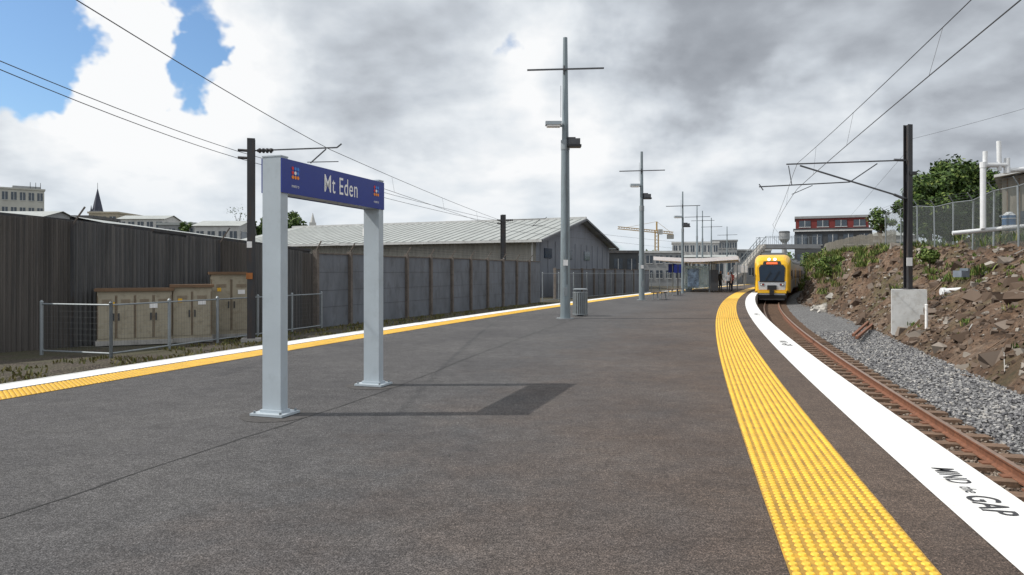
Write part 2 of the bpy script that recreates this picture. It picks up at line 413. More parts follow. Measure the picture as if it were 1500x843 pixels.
def nrm(fn,D):
    s=(fn(D+.01)-fn(D))/.01; t=Vector((s,1,0)).normalized(); return t,Vector((t.y,-t.x,0))
def track(fn,off,z,name,ds):
    mb=MB()
    for o_ in(off-.535,off+.535):
        prof=[(-.07,-.15),(-.07,-.13),(-.012,-.11),(-.012,-.04),(-.035,-.025),(-.035,0),(.035,0),(.035,-.025),(.012,-.04),(.012,-.11),(.07,-.13),(.07,-.15)]
        vs=[];fs=[];ft=[];n=len(prof)
        for i,D in enumerate(ds):
            for a,b in prof: vs.append((fn(D)+o_+a,D,z+b))
            if i:
                for k in range(n-1):
                    f=((i-1)*n+k,(i-1)*n+k+1,i*n+k+1,i*n+k)
                    (ft if k==5 else fs).append(f[::-1])
        mb.add(vs,fs,M_rust); mb.add(vs,ft,M_railtop)
    mb.build(name+'_rails')
    mb=MB(); D=ds[0]
    while D<min(ds[-1],110):
        t,n=nrm(fn,D); rz=math.atan2(n.y,n.x); jt=random.uniform(-.03,.03)
        mb.box(Vector((fn(D)+off+jt,D,z-.205)),(2.15,.23,.13),M_sleep,rz+random.uniform(-.015,.015))
        if D<40:
            for o_ in(-.535,.535): mb.box(Vector((fn(D)+off+o_,D,z-.135)),(.32,.15,.02),M_rust,rz)
        D+=.62
    mb.build(name+'_sleepers')
TD=frange(-8,150,1.0)
track(W,1.68,-.75,'railway_track',TD)
track(L,-3.0,-.75,'railway_track',TD)

def gravelmat(name,c0,c1,scale=18,brown=None,t0=None):
    m,nt,b,o=newmat(name)
    v=nt.nodes.new('ShaderNodeTexVoronoi'); v.inputs['Scale'].default_value=scale
    tc=nt.nodes.new('ShaderNodeTexCoord'); nt.links.new(tc.outputs['Object'],v.inputs[0])
    sep=nt.nodes.new('ShaderNodeSeparateColor'); nt.links.new(v.outputs['Color'],sep.inputs[0])
    c=ramp(nt,sep.outputs[0],[(0,c0),(1,c1)]).outputs[0]
    ed=ramp(nt,v.outputs['Distance'],[(.2,(1,1,1)),(.65,(.35,.35,.35))]).outputs[0]
    c=mixc(nt,1,c,ed,'MULTIPLY')
    if brown:
        n=noisen(nt,.8,5,.7); f=ramp(nt,n.outputs[0],[(.4,(0,0,0)),(.6,(1,1,1))]).outputs[0]
        c=mixc(nt,math_(nt,'MULTIPLY',f,.8),c,brown)
    nt.links.new(c,b.inputs['Base Color']); b.inputs['Roughness'].default_value=.95
    inv=math_(nt,'SUBTRACT',1,v.outputs['Distance']); bump(nt,b,inv,1,.03); return m
M_bal=gravelmat('ballast',(.10,.10,.105),(.36,.36,.36),17)
M_balb=gravelmat('ballast_rusty',(.07,.05,.035),(.25,.19,.145),17)
M_yard=gravelmat('yard_gravel',(.06,.045,.035),(.17,.14,.11),22,(.06,.06,.03))
M_ground=mat('ground_soil',(.12,.11,.08),.95,.4,.05,dirt=(.06,.08,.035))
mb=MB(); mb.quad((-3000,-500,-1.12),(3000,-500,-1.12),(3000,4500,-1.12),(-3000,4500,-1.12),M_ground); mb.build('ground')
mb=MB(); ds=frange(-8,150,1)
ribbon(mb,W,.5,2.75,-.96,M_balb,ds); ribbon(mb,W,2.75,6.2,-.93,M_bal,ds,z1=-.80)
ribbon(mb,L,-4.6,-1.25,-.96,M_balb,ds); 
mb.build('ballast_bed')
mb=MB(); ribbon(mb,L,-60,-6.2,-.6,M_yard,ds); ribbon(mb,L,-6.2,-4.6,-.6,M_yard,ds,z1=-.955); mb.build('gravel_yard')
def stones(name,pts,smin,smax,m,flat=.75):
    n=len(pts); base=np.array([(a,b,c) for a in(-1,1) for b in(-1,1) for c in(-1,1)],float)*.6
    v=base[None]*(1+rng.uniform(-.45,.35,(n,8,3)))
    ang=rng.uniform(0,6.28,(n,3)); 
    def rot(v,a,i,j):
        c=np.cos(a)[:,None];s=np.sin(a)[:,None]; x=v[:,:,i].copy();y=v[:,:,j].copy(); v[:,:,i]=c*x-s*y; v[:,:,j]=s*x+c*y
    rot(v,ang[:,0],0,1);rot(v,ang[:,1],1,2); v[:,:,2]*=flat; rot(v,ang[:,2],0,1)
    s=(smin+(smax-smin)*rng.random(n)**2); v=v*s[:,None,None]+np.array(pts)[:,None,:]
    q=np.array([(0,1,3,2),(4,6,7,5),(0,4,5,1),(2,3,7,6),(0,2,6,4),(1,5,7,3)])
    f=(q[None]+8*np.arange(n)[:,None,None]).reshape(-1,4)
    me=bpy.data.meshes.new(name); me.from_pydata(v.reshape(-1,3).tolist(),[],f.tolist()); me.materials.append(m)
    o=bpy.data.objects.new(name,me); sc.collection.objects.link(o); return o
pts=[]
for i in range(21000):
    D=6+24*random.random()**1.3; t=random.uniform(2.8,6.0); pts.append((W(D)+t,D,-.90+ .13*max(0,(t-2.75)/3.4)+random.uniform(0,.03)))
stones('ballast_stones',pts,.025,.05,M_stone)
pts=[]
for i in range(9000):
    D=5+24*random.random()**1.3; t=random.uniform(.6,2.95); pts.append((W(D)+t,D,-.955+random.uniform(0,.035)))
stones('ballast_stones',pts,.020,.042,M_stoneb)

def toe(D):
    a=4.7+.035*(min(max(D,10),32)-14); return a*(1-sst(34,62,D))+4.1*sst(34,62,D)
def ttop(D): return 11-5*sst(33,72,D)
def bank(D,t):
    a,b=toe(D),ttop(D); s=(t-a)/(b-a); 
    x=W(D)+t
    n=noise.fractal(Vector((x*.5,D*.5,2)),1,2,5)
    n2=noise.noise(Vector((x*1.7,D*1.7,5)))
    if s<0: return -.9+.03*n
    k=sst(30,42,D)
    pr=(min(s,1)**.85)*(1-k)+(sst(0,.75,s))*k
    z=-.86+3.77*pr
    z+= (.35*n+.12*n2)*min(1,s*5)*(1 if s<1 else .35)
    z+= k*.5*abs(noise.noise(Vector((x*.8,D*.8,z*1.2))))*min(1,s*4)*(1 if s<1.1 else 0)
    if s>1: z+=.02*min(t-b,30)
    return z
def bankmat():
    m,nt,b,o=newmat('bank_soil')
    n=noisen(nt,1.1,6,.75); n2=noisen(nt,7,6,.8); n3=noisen(nt,.35,4,.6)
    c=ramp(nt,n.outputs[0],[(.35,(.062,.036,.022)),(.5,(.135,.082,.050)),(.66,(.20,.145,.105))]).outputs[0]
    g=ramp(nt,n2.outputs[0],[(.3,(.35,.35,.35)),(.5,(1,1,1)),(.7,(1.7,1.7,1.7))]).outputs[0]
    c=mixc(nt,1,c,g,'MULTIPLY')
    f=ramp(nt,n3.outputs[0],[(.5,(0,0,0)),(.62,(1,1,1))]).outputs[0]
    c=mixc(nt,math_(nt,'MULTIPLY',f,.5),c,(.07,.08,.03))
    nt.links.new(c,b.inputs['Base Color']); b.inputs['Roughness'].default_value=.95
    bump(nt,b,n2.outputs[0],1,.12); return m
M_bank=bankmat()
def mkbank():
    D=8; dl=[]
    while D<150: dl.append(D); D+= .22 if D<45 else (.5 if D<80 else 2)
    ts=frange(4.0,12.5,.17)[:-1]+[13,14,16,19,24,32,45,70,120]
    vs=[(W(D)+t,D,bank(D,t)) for D in dl for t in ts]; n=len(ts)
    fs=[((i-1)*n+k,(i-1)*n+k+1,i*n+k+1,i*n+k) for i in range(1,len(dl)) for k in range(n-1)]
    mb=MB(); mb.v=vs; mb.f=fs; mb.m=[M_bank]; mb.mi=[0]*len(fs); return mb.build('embankment')
mkbank()
M_rock=islandmat('bank_rock',[(0,(.05,.035,.026)),(.4,(.11,.078,.058)),(.8,(.175,.14,.115)),(1,(.32,.30,.27))],.9)
pts=[]
for i in range(7000):
    D=11+60*random.random()**1.5; a=toe(D); t=a-.3+(ttop(D)+1-a)*random.random(); pts.append((W(D)+t,D,bank(D,t)+.01))
stones('rubble_rocks',pts,.03,.14,M_rock,.8)
pts=[]
for i in range(480):
    D=14+60*random.random(); a=toe(D); t=a+(ttop(D)-a)*random.random(); pts.append((W(D)+t,D,bank(D,t)-.03))
stones('rubble_rocks',pts,.14,.40,M_rock,.8)
pts=[]
for i in range(26):
    px=random.gauss(1205,8); D=random.uniform(44,50); x=X(px,D); pts.append((x,D,bank(D,x-W(D))+.05))
M_pale=islandmat('pale_rock',[(0,(.25,.24,.22)),(1,(.45,.43,.4))],.9)
stones('rubble_rocks',pts,.2,.5,M_pale,.8)
M_weed=islandmat('weeds',[(0,(.04,.07,.015)),(.5,(.09,.14,.03)),(.8,(.16,.19,.05)),(1,(.26,.22,.09))],.8)
def blades(name,cents,nb,h,spread,m):
    V=[];Fc=[]
    for c in cents:
        sc_=random.uniform(.6,1.3)
        for i in range(nb):
            a=random.random()*6.28; r=spread*math.sqrt(random.random())*sc_; p=Vector(c)+Vector((r*math.cos(a),r*math.sin(a),0))
            hh=h*random.uniform(.4,1)*sc_; a2=random.random()*6.28; w=random.uniform(.008,.022)*(1+h); ln=Vector((math.cos(a2),math.sin(a2),0))*hh*random.uniform(.1,.8)
            s=Vector((-math.sin(a2+.7),math.cos(a2+.7),0))*w
            k=len(V); V+=[p-s,p+s,p+ln*.5+s*1.1+Vector((0,0,hh*.6)),p+ln*.5-s*1.1+Vector((0,0,hh*.6)),p+ln+Vector((0,0,hh*.95))]; Fc+=[(k,k+1,k+2,k+3),(k+3,k+2,k+4)]
    mb=MB(); mb.add(V,Fc,m); return mb.build(name)
c=[]
while len(c)<420:
    D=26+64*random.random(); a,b=toe(D),ttop(D); s=random.uniform(.5,1.25) if random.random()<.85 else random.uniform(.2,.6)
    if D<42 and s<.85 and random.random()<.85: continue
    if noise.noise(Vector((D*.25,s*3,1)))<-.04: continue
    t=a+(b-a)*s; c.append((W(D)+t,D,bank(D,t)-.03))
blades('bank_weeds',c,50,.5,.55,M_weed)
c=[]
while len(c)<130:
    D=12+26*random.random(); a,b=toe(D),ttop(D); s=random.uniform(.1,1.0); t=a+(b-a)*s; c.append((W(D)+t,D,bank(D,t)-.02))
blades('bank_weeds',c,14,.2,.15,M_weed)
c=[]
for i in range(200):
    D=random.uniform(14,52); c.append((L(D)-random.uniform(5.2,7.6),D,-.6))
M_dry=islandmat('dry_grass',[(0,(.1,.09,.03)),(.6,(.16,.14,.06)),(1,(.07,.1,.03))],.9)
blades('yard_weeds',c,14,.13,.3,M_dry)
mb=MB()
M_pvc=mat('pvc_white',(.66,.68,.70),.5,.08,2)
for i in range(60):
    D=random.uniform(14,42); a=toe(D); t=a+random.random()*(ttop(D)-a); an=random.uniform(-.6,1.2); l=random.uniform(.3,1.3)
    p=Vector((W(D)+t,D,bank(D,t)+.05)); q=p+Vector((math.cos(an)*l,math.sin(an)*l,0)); q.z=bank(q.y,q.x-W(q.y))+.08
    mb.beam(p,q,random.uniform(.015,.035),random.choice([M_wood,M_conc,M_sleep,M_wood]))
mb.build('scattered_debris')
mb=MB()
for a,b in(((1255,494,25),(1300,478,32)),((1250,488,26),(1292,474,33))):
    D=a[2]; p=Vector((X(a[0],D),D,-.66)); D2=b[2]; q=Vector((X(b[0]-20,D2),D2,-.66)); mb.beam(p,q,.09,M_rust)
mb.build('discarded_rail')

def catenary_right():
    mb=MB(); D=26; x=X(1330,D)
    mb.hbeam((x,D,.9),6.97-.9,.2,.2,M_dark,.3)
    mb.box((x,D,1.03),(.36,.36,.04),M_dark,.3)
    cb=Vector((X(1331,D),D,.18)); mb.box(cb,(1.1,.85,1.64),M_concl,-.45)
    e=P(1152,241,D); a=P(1328,235,D); mb.beam(a,e,.045,M_mastg)
    b=P(1328,291,D); f=P(1172,243,D); mb.beam(b,f,.05,M_mastg)
    for p in(a,b): mb.cyl(p-Vector((.45,0,-.01 if p is a else -.14)),p-Vector((.12,0,-.00)),.05,.05,M_mastg,8)
    g=P(1245,267,D); h=P(1285,240,D); mb.beam(g,h,.035,M_mastg)
    k=P(1112,274,D); mb.beam(g,k,.04,M_mastg); mb.beam(P(1160,272,D),P(1155,243,D),.025,M_mastg)
    mb.beam(P(1118,279,D),P(1112,270,D),.03,M_mastg)
    mb.beam(P(1190,272,D),P(1160,285,D),.025,M_mastg)
    mb.box(Vector((x-.02,D-.14,2.0)),(.2,.02,.3),M_pwhite)
    mb.box(Vector((x+.12,D-.1,5.2)),(.25,.1,.12),M_dark)
    mb.build('overhead_line_mast')
catenary_right()
M_warn=mat('warning_orange',(.4,.14,.03),.6,.3)
def catenary_left(px,D,zb,zt,dx,w=.24):
    mb=MB(); x=X(px,D)
    mb.hbeam((x,D,zb),zt-zb,w,w,M_dark,.3)
    mb.box((x,D,zb+.04),(.6,.6,.12),M_conc,.3)
    s=dx
    a=Vector((x+.1,D,zt-.38)); e=Vector((x+s,D,zt-.28)); mb.beam(a,e,.04,M_mastg)
    mb.cyl(a+Vector((.1,0,0)),a+Vector((.6,0,.02)),.05,.05,M_dark,8)
    for k in range(4): mb.cyl(a+Vector((.15+k*.12,0,0)),a+Vector((.2+k*.12,0,0)),.08,.08,M_dark,8)
    f=Vector((x+s-.35,D,zt-.33)); mb.beam(f,f+Vector((-.5,0,-.45)),.035,M_mastg); mb.beam(f+Vector((-.6,0,-.42)),f+Vector((.4,0,-.40)),.025,M_mastg)
    mb.beam(e,e+Vector((.15,0,.12)),.04,M_mastg)
    for z in(.38,.62): mb.cyl((x-.1,D,zt-z),(x-.42,D,zt-z+.02),.045,.045,M_dark,8)
    mb.box((x,D-.16,zb+2.1),(.2,.02,.2),M_warn,0); mb.box((x,D-.16,zb+3.1),(.16,.02,.2),M_pwhite)
    mb.build('overhead_line_mast')
catenary_left(368,23,-.6,5.9,2.75)
catenary_left(737,50,-.6,5.65,2.9,.3)
mb=MB(); x=X(1357,23.8); mb.cyl((x,23.8,-.75),(x,23.8,.52),.045,.045,M_pwhite,10); mb.cyl((x,23.8,.52),(x,23.8,.56),.055,.04,M_pwhite,10); mb.build('marker_post')
def wire(name,pts,r=.012,sag=0):
    mb=MB()
    for i in range(len(pts)-1):
        a=Vector(pts[i]);b=Vector(pts[i+1]); n=10 if sag else 1; pr=a
        for k in range(1,n+1):
            t=k/n; p=a.lerp(b,t)-Vector((0,0,sag*4*t*(1-t))); mb.cyl(pr,p,r,r,M_wire,5,False); pr=p
    return mb
SP=[(-12,5.75),(26,5.55),(60,5.6),(100,5.6),(140,5.6)]
def span(D):
    for (d0,z0),(d1,z1) in zip(SP[:-1],SP[1:]):
        if D<=d1:
            t=(D-d0)/(d1-d0); o=1.68
            x=(W(d0)+o)*(1-t)+(W(d1)+o)*t
            xc=x*.5+(W(D)+o)*.5
            return x,xc,z0*(1-t)+z1*t-(d1-d0)*.009*4*t*(1-t)*.8
mb=MB(); pm=pc=None
for D in frange(-12,139,2.1):
    x,xc,z=span(D); m=Vector((x,D,z)); c_=Vector((xc,D,4.62))
    if pm: mb.cyl(pm,m,.008,.008,M_wire,5,False); mb.cyl(pc,c_,.009,.009,M_wire,5,False)
    pm,pc=m,c_
for D in(4,11,17,22,32,40,48,56):
    x,xc,z=span(D); mb.cyl((x,D,z),(xc,D,4.62),.0035,.0035,M_wire,4,False)
mb.build('overhead_wires')
mb=wire('f',[(X(1335,26),26,6.45),(X(1560,20),14,6.5)],.005,.1)
mb.cyl((X(1328,26),26,6.0),(X(1225,60),60,5.0),.006,.006,M_wire,4,False)
mb.build('overhead_wires')
a1=Vector((X(484,23),23,5.55)); a2=Vector((X(740,50),50,5.15))
mb=wire('l',[(X(-160,8),8,5.95),a1,a2,(X(1000,85),85,5.2)],.010,.10)
mb.build('overhead_wires')
mb=wire('l2',[a1+Vector((.1,0,-.7)),a2+Vector((.1,0,-.6)),(X(1000,85),85,4.4)],.009); 
for q in(.2,.45,.7): 
    p=a1.lerp(a2,q); mb.cyl(p-Vector((0,0,.1)),p-Vector((-.1,0,.68)),.004,.004,M_wire,4,False)
mb.build('overhead_wires')
xm=X(362,23)-.3
mb=wire('f',[(X(-200,11),11,5.75),(xm,23,5.5),(X(734,50),50,5.2)],.010,.12); mb.build('feeder_wires')
mb=wire('f',[(X(-200,11),11,5.62),(xm,23,5.28),(X(734,50),50,5.0)],.010,.14); mb.build('feeder_wires')

M_ty=mat('train_yellow',(.80,.46,.02),.3,.06); M_ts=mat('train_silver',(.50,.52,.55),.35,.08,metal=.3); M_tw=mat('train_glass',(.02,.035,.06),.12,.1,spec=.3)
M_tg=mat('train_grey',(.16,.17,.18),.5,.1); M_hl=emis('headlight',(1,.95,.8),4); M_dest=emis('destination',(.9,.12,.03),.6)
def train():
    root=bpy.data.objects.new('passenger_train',None); sc.collection.objects.link(root)
    def prof(w,h0,h1,r,n=5):
        pts=[(-w,h0),(w,h0)]
        for i in range(n+1):
            a=i/n*math.pi/2; pts.append((w-r+r*math.cos(a),h1-r+r*math.sin(a)))
        for i in range(n+1):
            a=math.pi/2+i/n*math.pi/2; pts.append((-w+r+r*math.cos(a),h1-r+r*math.sin(a)))
        return pts
    D=57.0; zr=-.75
    for car in range(3):
        t2=Vector((W(D+23)-W(D),23,0)).normalized(); n2=Vector((t2.y,-t2.x,0)); o=Vector((W(D)+1.68,D,zr))
        def T(a,l,h): return o+n2*a+t2*l+Vector((0,0,h))
        mb=MB()
        if car==0: secs=[(0,1.14,.95,3.05,.35),(.12,1.24,.9,3.35,.5),(.5,1.31,.8,3.62,.65),(1.1,1.36,.75,3.78,.6),(1.8,1.375,.72,3.82,.5),(23.3,1.375,.72,3.82,.5)]
        else: secs=[(0,1.375,.72,3.82,.5),(23.3,1.375,.72,3.82,.5)]
        rings=[]
        for (l,w,h0,h1,r) in secs: rings.append([T(a,l,h) for a,h in prof(w,h0,h1,r)])
        nn=len(rings[0])
        for i in range(1,len(rings)):
            for k in range(nn):
                kk=(k+1)%nn
                m=M_ty if (i<len(rings)-1) else M_ts
                if i==len(rings)-1 and 1<k<nn-1: m=M_tg
                mb.add([rings[i-1][k],rings[i-1][kk],rings[i][kk],rings[i][k]],[(0,1,2,3)],m)
        mb.add(rings[0],[tuple(range(nn))[::-1]],M_ty if car==0 else M_tg)
        for s in(-1,1):
            for k in range(8):
                l=3.2+k*2.5
                mb.add([T(s*1.38,l,1.75),T(s*1.38,l+1.7,1.75),T(s*1.38,l+1.7,2.65),T(s*1.38,l,2.65)],[(0,1,2,3)],M_tw)
            for l in(5,15): mb.add([T(s*1.383,l,.85),T(s*1.383,l+1.4,.85),T(s*1.383,l+1.4,2.9),T(s*1.383,l,2.9)],[(0,1,2,3)],M_ty)
        mb.add([T(a,l,h) for l in(.6,22.8) for a,h in((-1.1,.45),(1.1,.45),(1.1,.8),(-1.1,.8))],[(0,1,2,3),(4,7,6,5),(0,4,5,1),(3,2,6,7),(0,3,7,4),(1,5,6,2)],M_black)
        for l in(3,5.2,18,20.2):
            for s in(-.54,.54): mb.cyl(T(s-.06,l,.42),T(s+.06,l,.42),.42,.42,M_dark,18)
            mb.cyl(T(-.54,l,.42),T(.54,l,.42),.08,.08,M_dark,8)
        if car==0:
            def pan(pts,m,l=-.02): mb.add([T(q[0],l,q[1]) for q in pts],[tuple(range(len(pts)))],m)
            pan([(-.98,1.0),(.98,1.0),(1.04,1.68),(-1.04,1.68)],M_ts,-.02)
            pan([(-.92,1.7),(.92,1.7),(.98,2.75),(.84,2.98),(-.84,2.98),(-.98,2.75)],M_tw,-.03)
            pan([(-.95,1.6),(.95,1.6),(.95,1.7),(-.95,1.7)],M_black,-.035)
            mb.beam(T(.1,-.06,1.78),T(.55,-.06,2.5),.03,M_black); mb.beam(T(-.5,-.06,1.78),T(-.1,-.06,2.45),.03,M_black)
            mb.add([T(-.7,-.04,3.0),T(.7,-.04,3.0),T(.62,.06,3.28),T(-.62,.06,3.28)],[(0,1,2,3)],M_black)
            mb.add([T(-.42,-.06,3.04),T(.42,-.06,3.04),T(.40,.0,3.2),T(-.4,.0,3.2)],[(0,1,2,3)],M_dest)
            for a in(-.22,.22):
                mb.cyl(T(a,.45,3.42),T(a,.1,3.42),.14,.14,M_ts,12); mb.cyl(T(a,.2,3.42),T(a,.09,3.42),.10,.10,M_hl,12)
            rz=math.atan2(n2.y,n2.x)
            for s in(-1,1):
                mb.box(T(s*.74,-.04,1.42),(.3,.06,.16),M_black,rz); mb.cyl(T(s*.8,-.03,1.42),T(s*.8,-.08,1.42),.06,.06,M_pwhite,10); mb.cyl(T(s*.66,-.03,1.42),T(s*.66,-.08,1.42),.045,.045,M_red,10)
            mb.box(T(0,-.08,.84),(2.15,.3,.2),M_ty,rz); mb.box(T(0,-.06,.66),(2.0,.24,.12),M_ts,rz)
            mb.box(T(0,-.0,.46),(2.2,.16,.26),M_black,rz); mb.box(T(0,-.3,.80),(.34,.5,.36),M_black,rz); mb.box(T(0,-.05,1.18),(.7,.08,.36),M_black,rz)
            mb.box(T(0,.1,.26),(1.9,.1,.14),M_tg,rz)
            for s in(-1,1): mb.box(T(s*1.45,.9,2.3),(.1,.06,.45),M_black,rz)
        for l in(6,12,17): mb.box(T(0,l,3.95),(2.0 if l!=12 else 1.6,2.4,.22),M_tg,math.atan2(n2.y,n2.x))
        mb.build('car_body' if car==0 else 'car_body_%d'%car,parent=root)
        D+=23.3*t2.y+.5
train()

M_corr=mat('corrugated_grey',(.078,.079,.082),.65,.4,1.6,metal=.25,stretch=(2.5,2.5,.08),dirt=(.14,.133,.126),dpos=(.48,.7))
M_corr2=mat('corrugated_weathered',(.085,.077,.071),.7,.45,1.6,metal=.15,stretch=(2.5,2.5,.08),dirt=(.048,.047,.048))
M_wallc=mat('wall_panel_grey',(.14,.155,.18),.85,.25,1.0,stretch=(1,1,.4),dirt=(.095,.1,.108),bmp=.3,bscale=20)
M_wallp=mat('wall_post',(.14,.12,.105),.85,.25,3,dirt=(.085,.075,.067))
A0=Vector((-14.1,19.7,-.6)); A1=Vector((-7.9,28.6,-.6))
def corr(mb,a,b,z0,z1a,z1b,m,per=.13,amp=.024):
    d=(b-a); Ln=d.length; u=d/Ln; n=Vector((u.y,-u.x,0)); N=int(Ln/per*6); vs=[];fs=[]
    for i in range(N+1):
        s=i/N*Ln; p=a+u*s+n*amp*math.sin(s/per*2*math.pi); zt=z1a+(z1b-z1a)*i/N
        vs+=[(p.x,p.y,z0),(p.x,p.y,zt)]
        if i: fs.append((2*i-2,2*i,2*i+1,2*i-1))
    mb.add(vs,fs,m)
mb=MB(); S=A0-(A1-A0)*1.6; u=(A1-A0).normalized(); n=Vector((u.y,-u.x,0)); Lw=(A1-S).length; s=0; i=0
def wtop(s): return 3.25-.078*max(0,s-(A0-S).length)
while s<Lw-.5:
    e=min(s+1.2,Lw); j=random.uniform(-.07,.07)
    corr(mb,S+u*s+n*(.012*(i%2)),S+u*(e+.04)+n*(.012*(i%2)),-.62,wtop(s)+j,wtop(e)+j,random.choice([M_corr,M_corr,M_corr2]))
    if i%4==0:
        mb.beam(S+u*s+n*.05,S+u*s+n*.05+Vector((0,0,wtop(s)+.62)),.06,M_dark)
        mb.beam(S+u*s+n*.05+Vector((0,0,wtop(s)+.5)),S+u*s+n*.3+u*.25+Vector((0,0,wtop(s)+1.05)),.04,M_wallp)
    s+=1.2; i+=1
mb.build('corrugated_metal_fence')
M_roofd=mat('roof_dark',(.075,.075,.08),.7,.4,1.5,dirt=(.16,.14,.12),stretch=(1,1,1)); M_roofl=mat('roof_light',(.36,.38,.37),.6,.12,.6,metal=.2,dirt=(.28,.29,.28))
def roofs():
    mb=MB(); s=0; k=0
    while s<Lw:
        e=min(s+6+3*(k%2),Lw); h0=wtop(s)+.08; a=S+u*s-n*.25; b=S+u*e-n*.25; h1=h0+.35+.2*(k%2)
        p=[Vector((a.x,a.y,h0)),Vector((b.x,b.y,wtop(e)+.08)),Vector((b.x,b.y,wtop(e)+.45+.15*(k%2)))-n*4,Vector((a.x,a.y,h1))-n*4]
        mb.quad(*p,M_roofd if k%3 else M_roofl)
        mb.quad(Vector((a.x,a.y,-.6)),Vector((b.x,b.y,-.6)),p[1],p[0],M_corr); mb.quad(p[3],p[2],Vector((p[2].x,p[2].y,-.6)),Vector((p[3].x,p[3].y,-.6)),M_corr)
        mb.quad(p[1],p[2],Vector((p[2].x,p[2].y,-.6)),Vector((b.x,b.y,-.6)),M_corr)
        mb.beam(p[0]+Vector((0,0,.02)),p[1]+Vector((0,0,.02)),.1,M_dark)
        s=e; k+=1
    mb.build('industrial_shed')
roofs()
def panelwall(name,pts,zt,post=2.6,arms=True):
    mb=MB()
    for a,b in zip(pts[:-1],pts[1:]):
        a=Vector(a);b=Vector(b); d=b-a; Ln=d.length; u=d/Ln; n=Vector((u.y,-u.x,0)); N=max(1,round(Ln/post)); rz=math.atan2(u.y,u.x); l=Ln/N
        for i in range(N):
            c=a+u*(l*(i+.5)); h=zt+.6+random.uniform(-.04,.04)
            mb.box((c.x,c.y,-.6+h/2),(l-.02,.12,h),M_wallc,rz)
            for q in(.27,.5,.75): mb.box((c.x+n.x*.062,c.y+n.y*.062,-.6+h*q),(l-.14,.006,.012),M_black,rz)
            mb.box((c.x,c.y,-.6+h+.02),(l-.02,.2,.05),M_wallp,rz)
            p=a+u*(l*i)+n*.1; mb.box((p.x,p.y,-.6+(zt+.72)/2),(.15,.2,zt+.72),M_wallp,rz)
            if arms:
                q=Vector((p.x,p.y,zt+.1)); mb.beam(q,q-u*.05+n*.28+Vector((0,0,.38)),.04,M_wallp)
        if arms:
            for k in(.33,.66,1):
                aa=a+n*(.1+.28*k); bb=b+n*(.1+.28*k); zz=zt+.1+.38*k
                mb.cyl((aa.x,aa.y,zz),(bb.x,bb.y,zz),.006,.006,M_wire,4,False)
    mb.build(name)
B1=(-6.2,33,-.6); B2=(2.05,53.7,-.6)
panelwall('concrete_panel_wall',[tuple(A1),B1,B2],2.38)
def railfence(name,pts,h,z,m,gap=2.5,mesh=True):
    mb=MB()
    for a,b in zip(pts[:-1],pts[1:]):
        a=Vector((*a,z));b=Vector((*b,z)); N=max(1,round((b-a).length/gap))
        for i in range(N+1):
            p=a.lerp(b,i/N); mb.cyl(p,p+Vector((0,0,h)),.045,.045,m,8); mb.cyl(p+Vector((0,0,h)),p+Vector((0,0,h+.05)),.055,.02,m,8)
        for zz in(.12,h-.05): mb.cyl(a+Vector((0,0,zz)),b+Vector((0,0,zz)),.024,.024,m,6)
        if mesh:
            M=int((b-a).length/.11)
            for i in range(M):
                p=a.lerp(b,i/M); mb.cyl(p+Vector((0,0,.12)),p+Vector((0,0,h-.05)),.0022,.0022,M_mesh,3,False)
            for k in range(1,8): mb.cyl(a+Vector((0,0,.12+k*(h-.2)/8)),b+Vector((0,0,.12+k*(h-.2)/8)),.0018,.0018,M_mesh,3,False)
    mb.build(name)
railfence('mesh_fence',[(-12.6,19.2),(-10.35,18.5),(-7.55,28.4)],1.42,-.6,M_steel,2.0)
railfence('mesh_fence',[(2.3,54),(8,66),(20,88)],2.2,-.6,M_steel,3)
panelwall('concrete_panel_wall',[(3.5,60,-.6),(16,84,-.6)],1.9,3,False)
M_cab=mat('cabinet_beige',(.34,.305,.23),.6,.08,2,metal=.0,dirt=(.24,.205,.145)); M_cabt=mat('cabinet_brown',(.15,.09,.05),.7,.2,3)
def cabinet(pxl,pxr,D,zt,doors,depth=.8):
    mb=MB(); x0=X(pxl,D); x1=X(pxr,D); w=(x1-x0)/.95; u=Vector((.9,.43,0)).normalized(); rz=math.atan2(u.y,u.x); n=Vector((u.y,-u.x,0)); o=Vector((x0,D,-.55))
    h=zt+.55
    def T(a,d,z): return o+u*a-n*d+Vector((0,0,z))
    mb.box(T(w/2,depth/2,h/2),(w,depth,h),M_cab,rz); mb.box(T(w/2,depth/2,h+.04),(w+.14,depth+.16,.09),M_cabt,rz); mb.box(T(w/2,depth/2,.05),(w+.08,depth+.08,.14),M_conc,rz)
    dw=w/doors
    for i in range(doors):
        mb.box(T(dw*(i+.5),-.008,h*.52),(dw-.06,.02,h*.8),M_cab,rz)
        for s in(-1,1): mb.box(T(dw*(i+.5)+s*(dw/2-.02),-.012,h*.52),(.012,.03,h*.8),M_cabt,rz)
        mb.box(T(dw*(i+.86 if i%2==0 else i+.14),-.03,h*.52),(.04,.04,.22),M_dark,rz)
        for k in range(4): mb.box(T(dw*(i+.5),-.02,h*.84-k*.03),(dw*.5,.012,.01),M_cabt,rz)
    mb.box(T(w*.75,-.026,h*.72),(.22,.01,.14),M_pwhite,rz); mb.box(T(w*.2,-.026,h*.76),(.12,.01,.12),M_ty,rz)
    mb.build('electrical_cabinet')
cabinet(142,236,21.2,1.05,4); cabinet(252,303,22.2,1.15,2,.7); cabinet(309,362,23.6,1.55,2,.8)

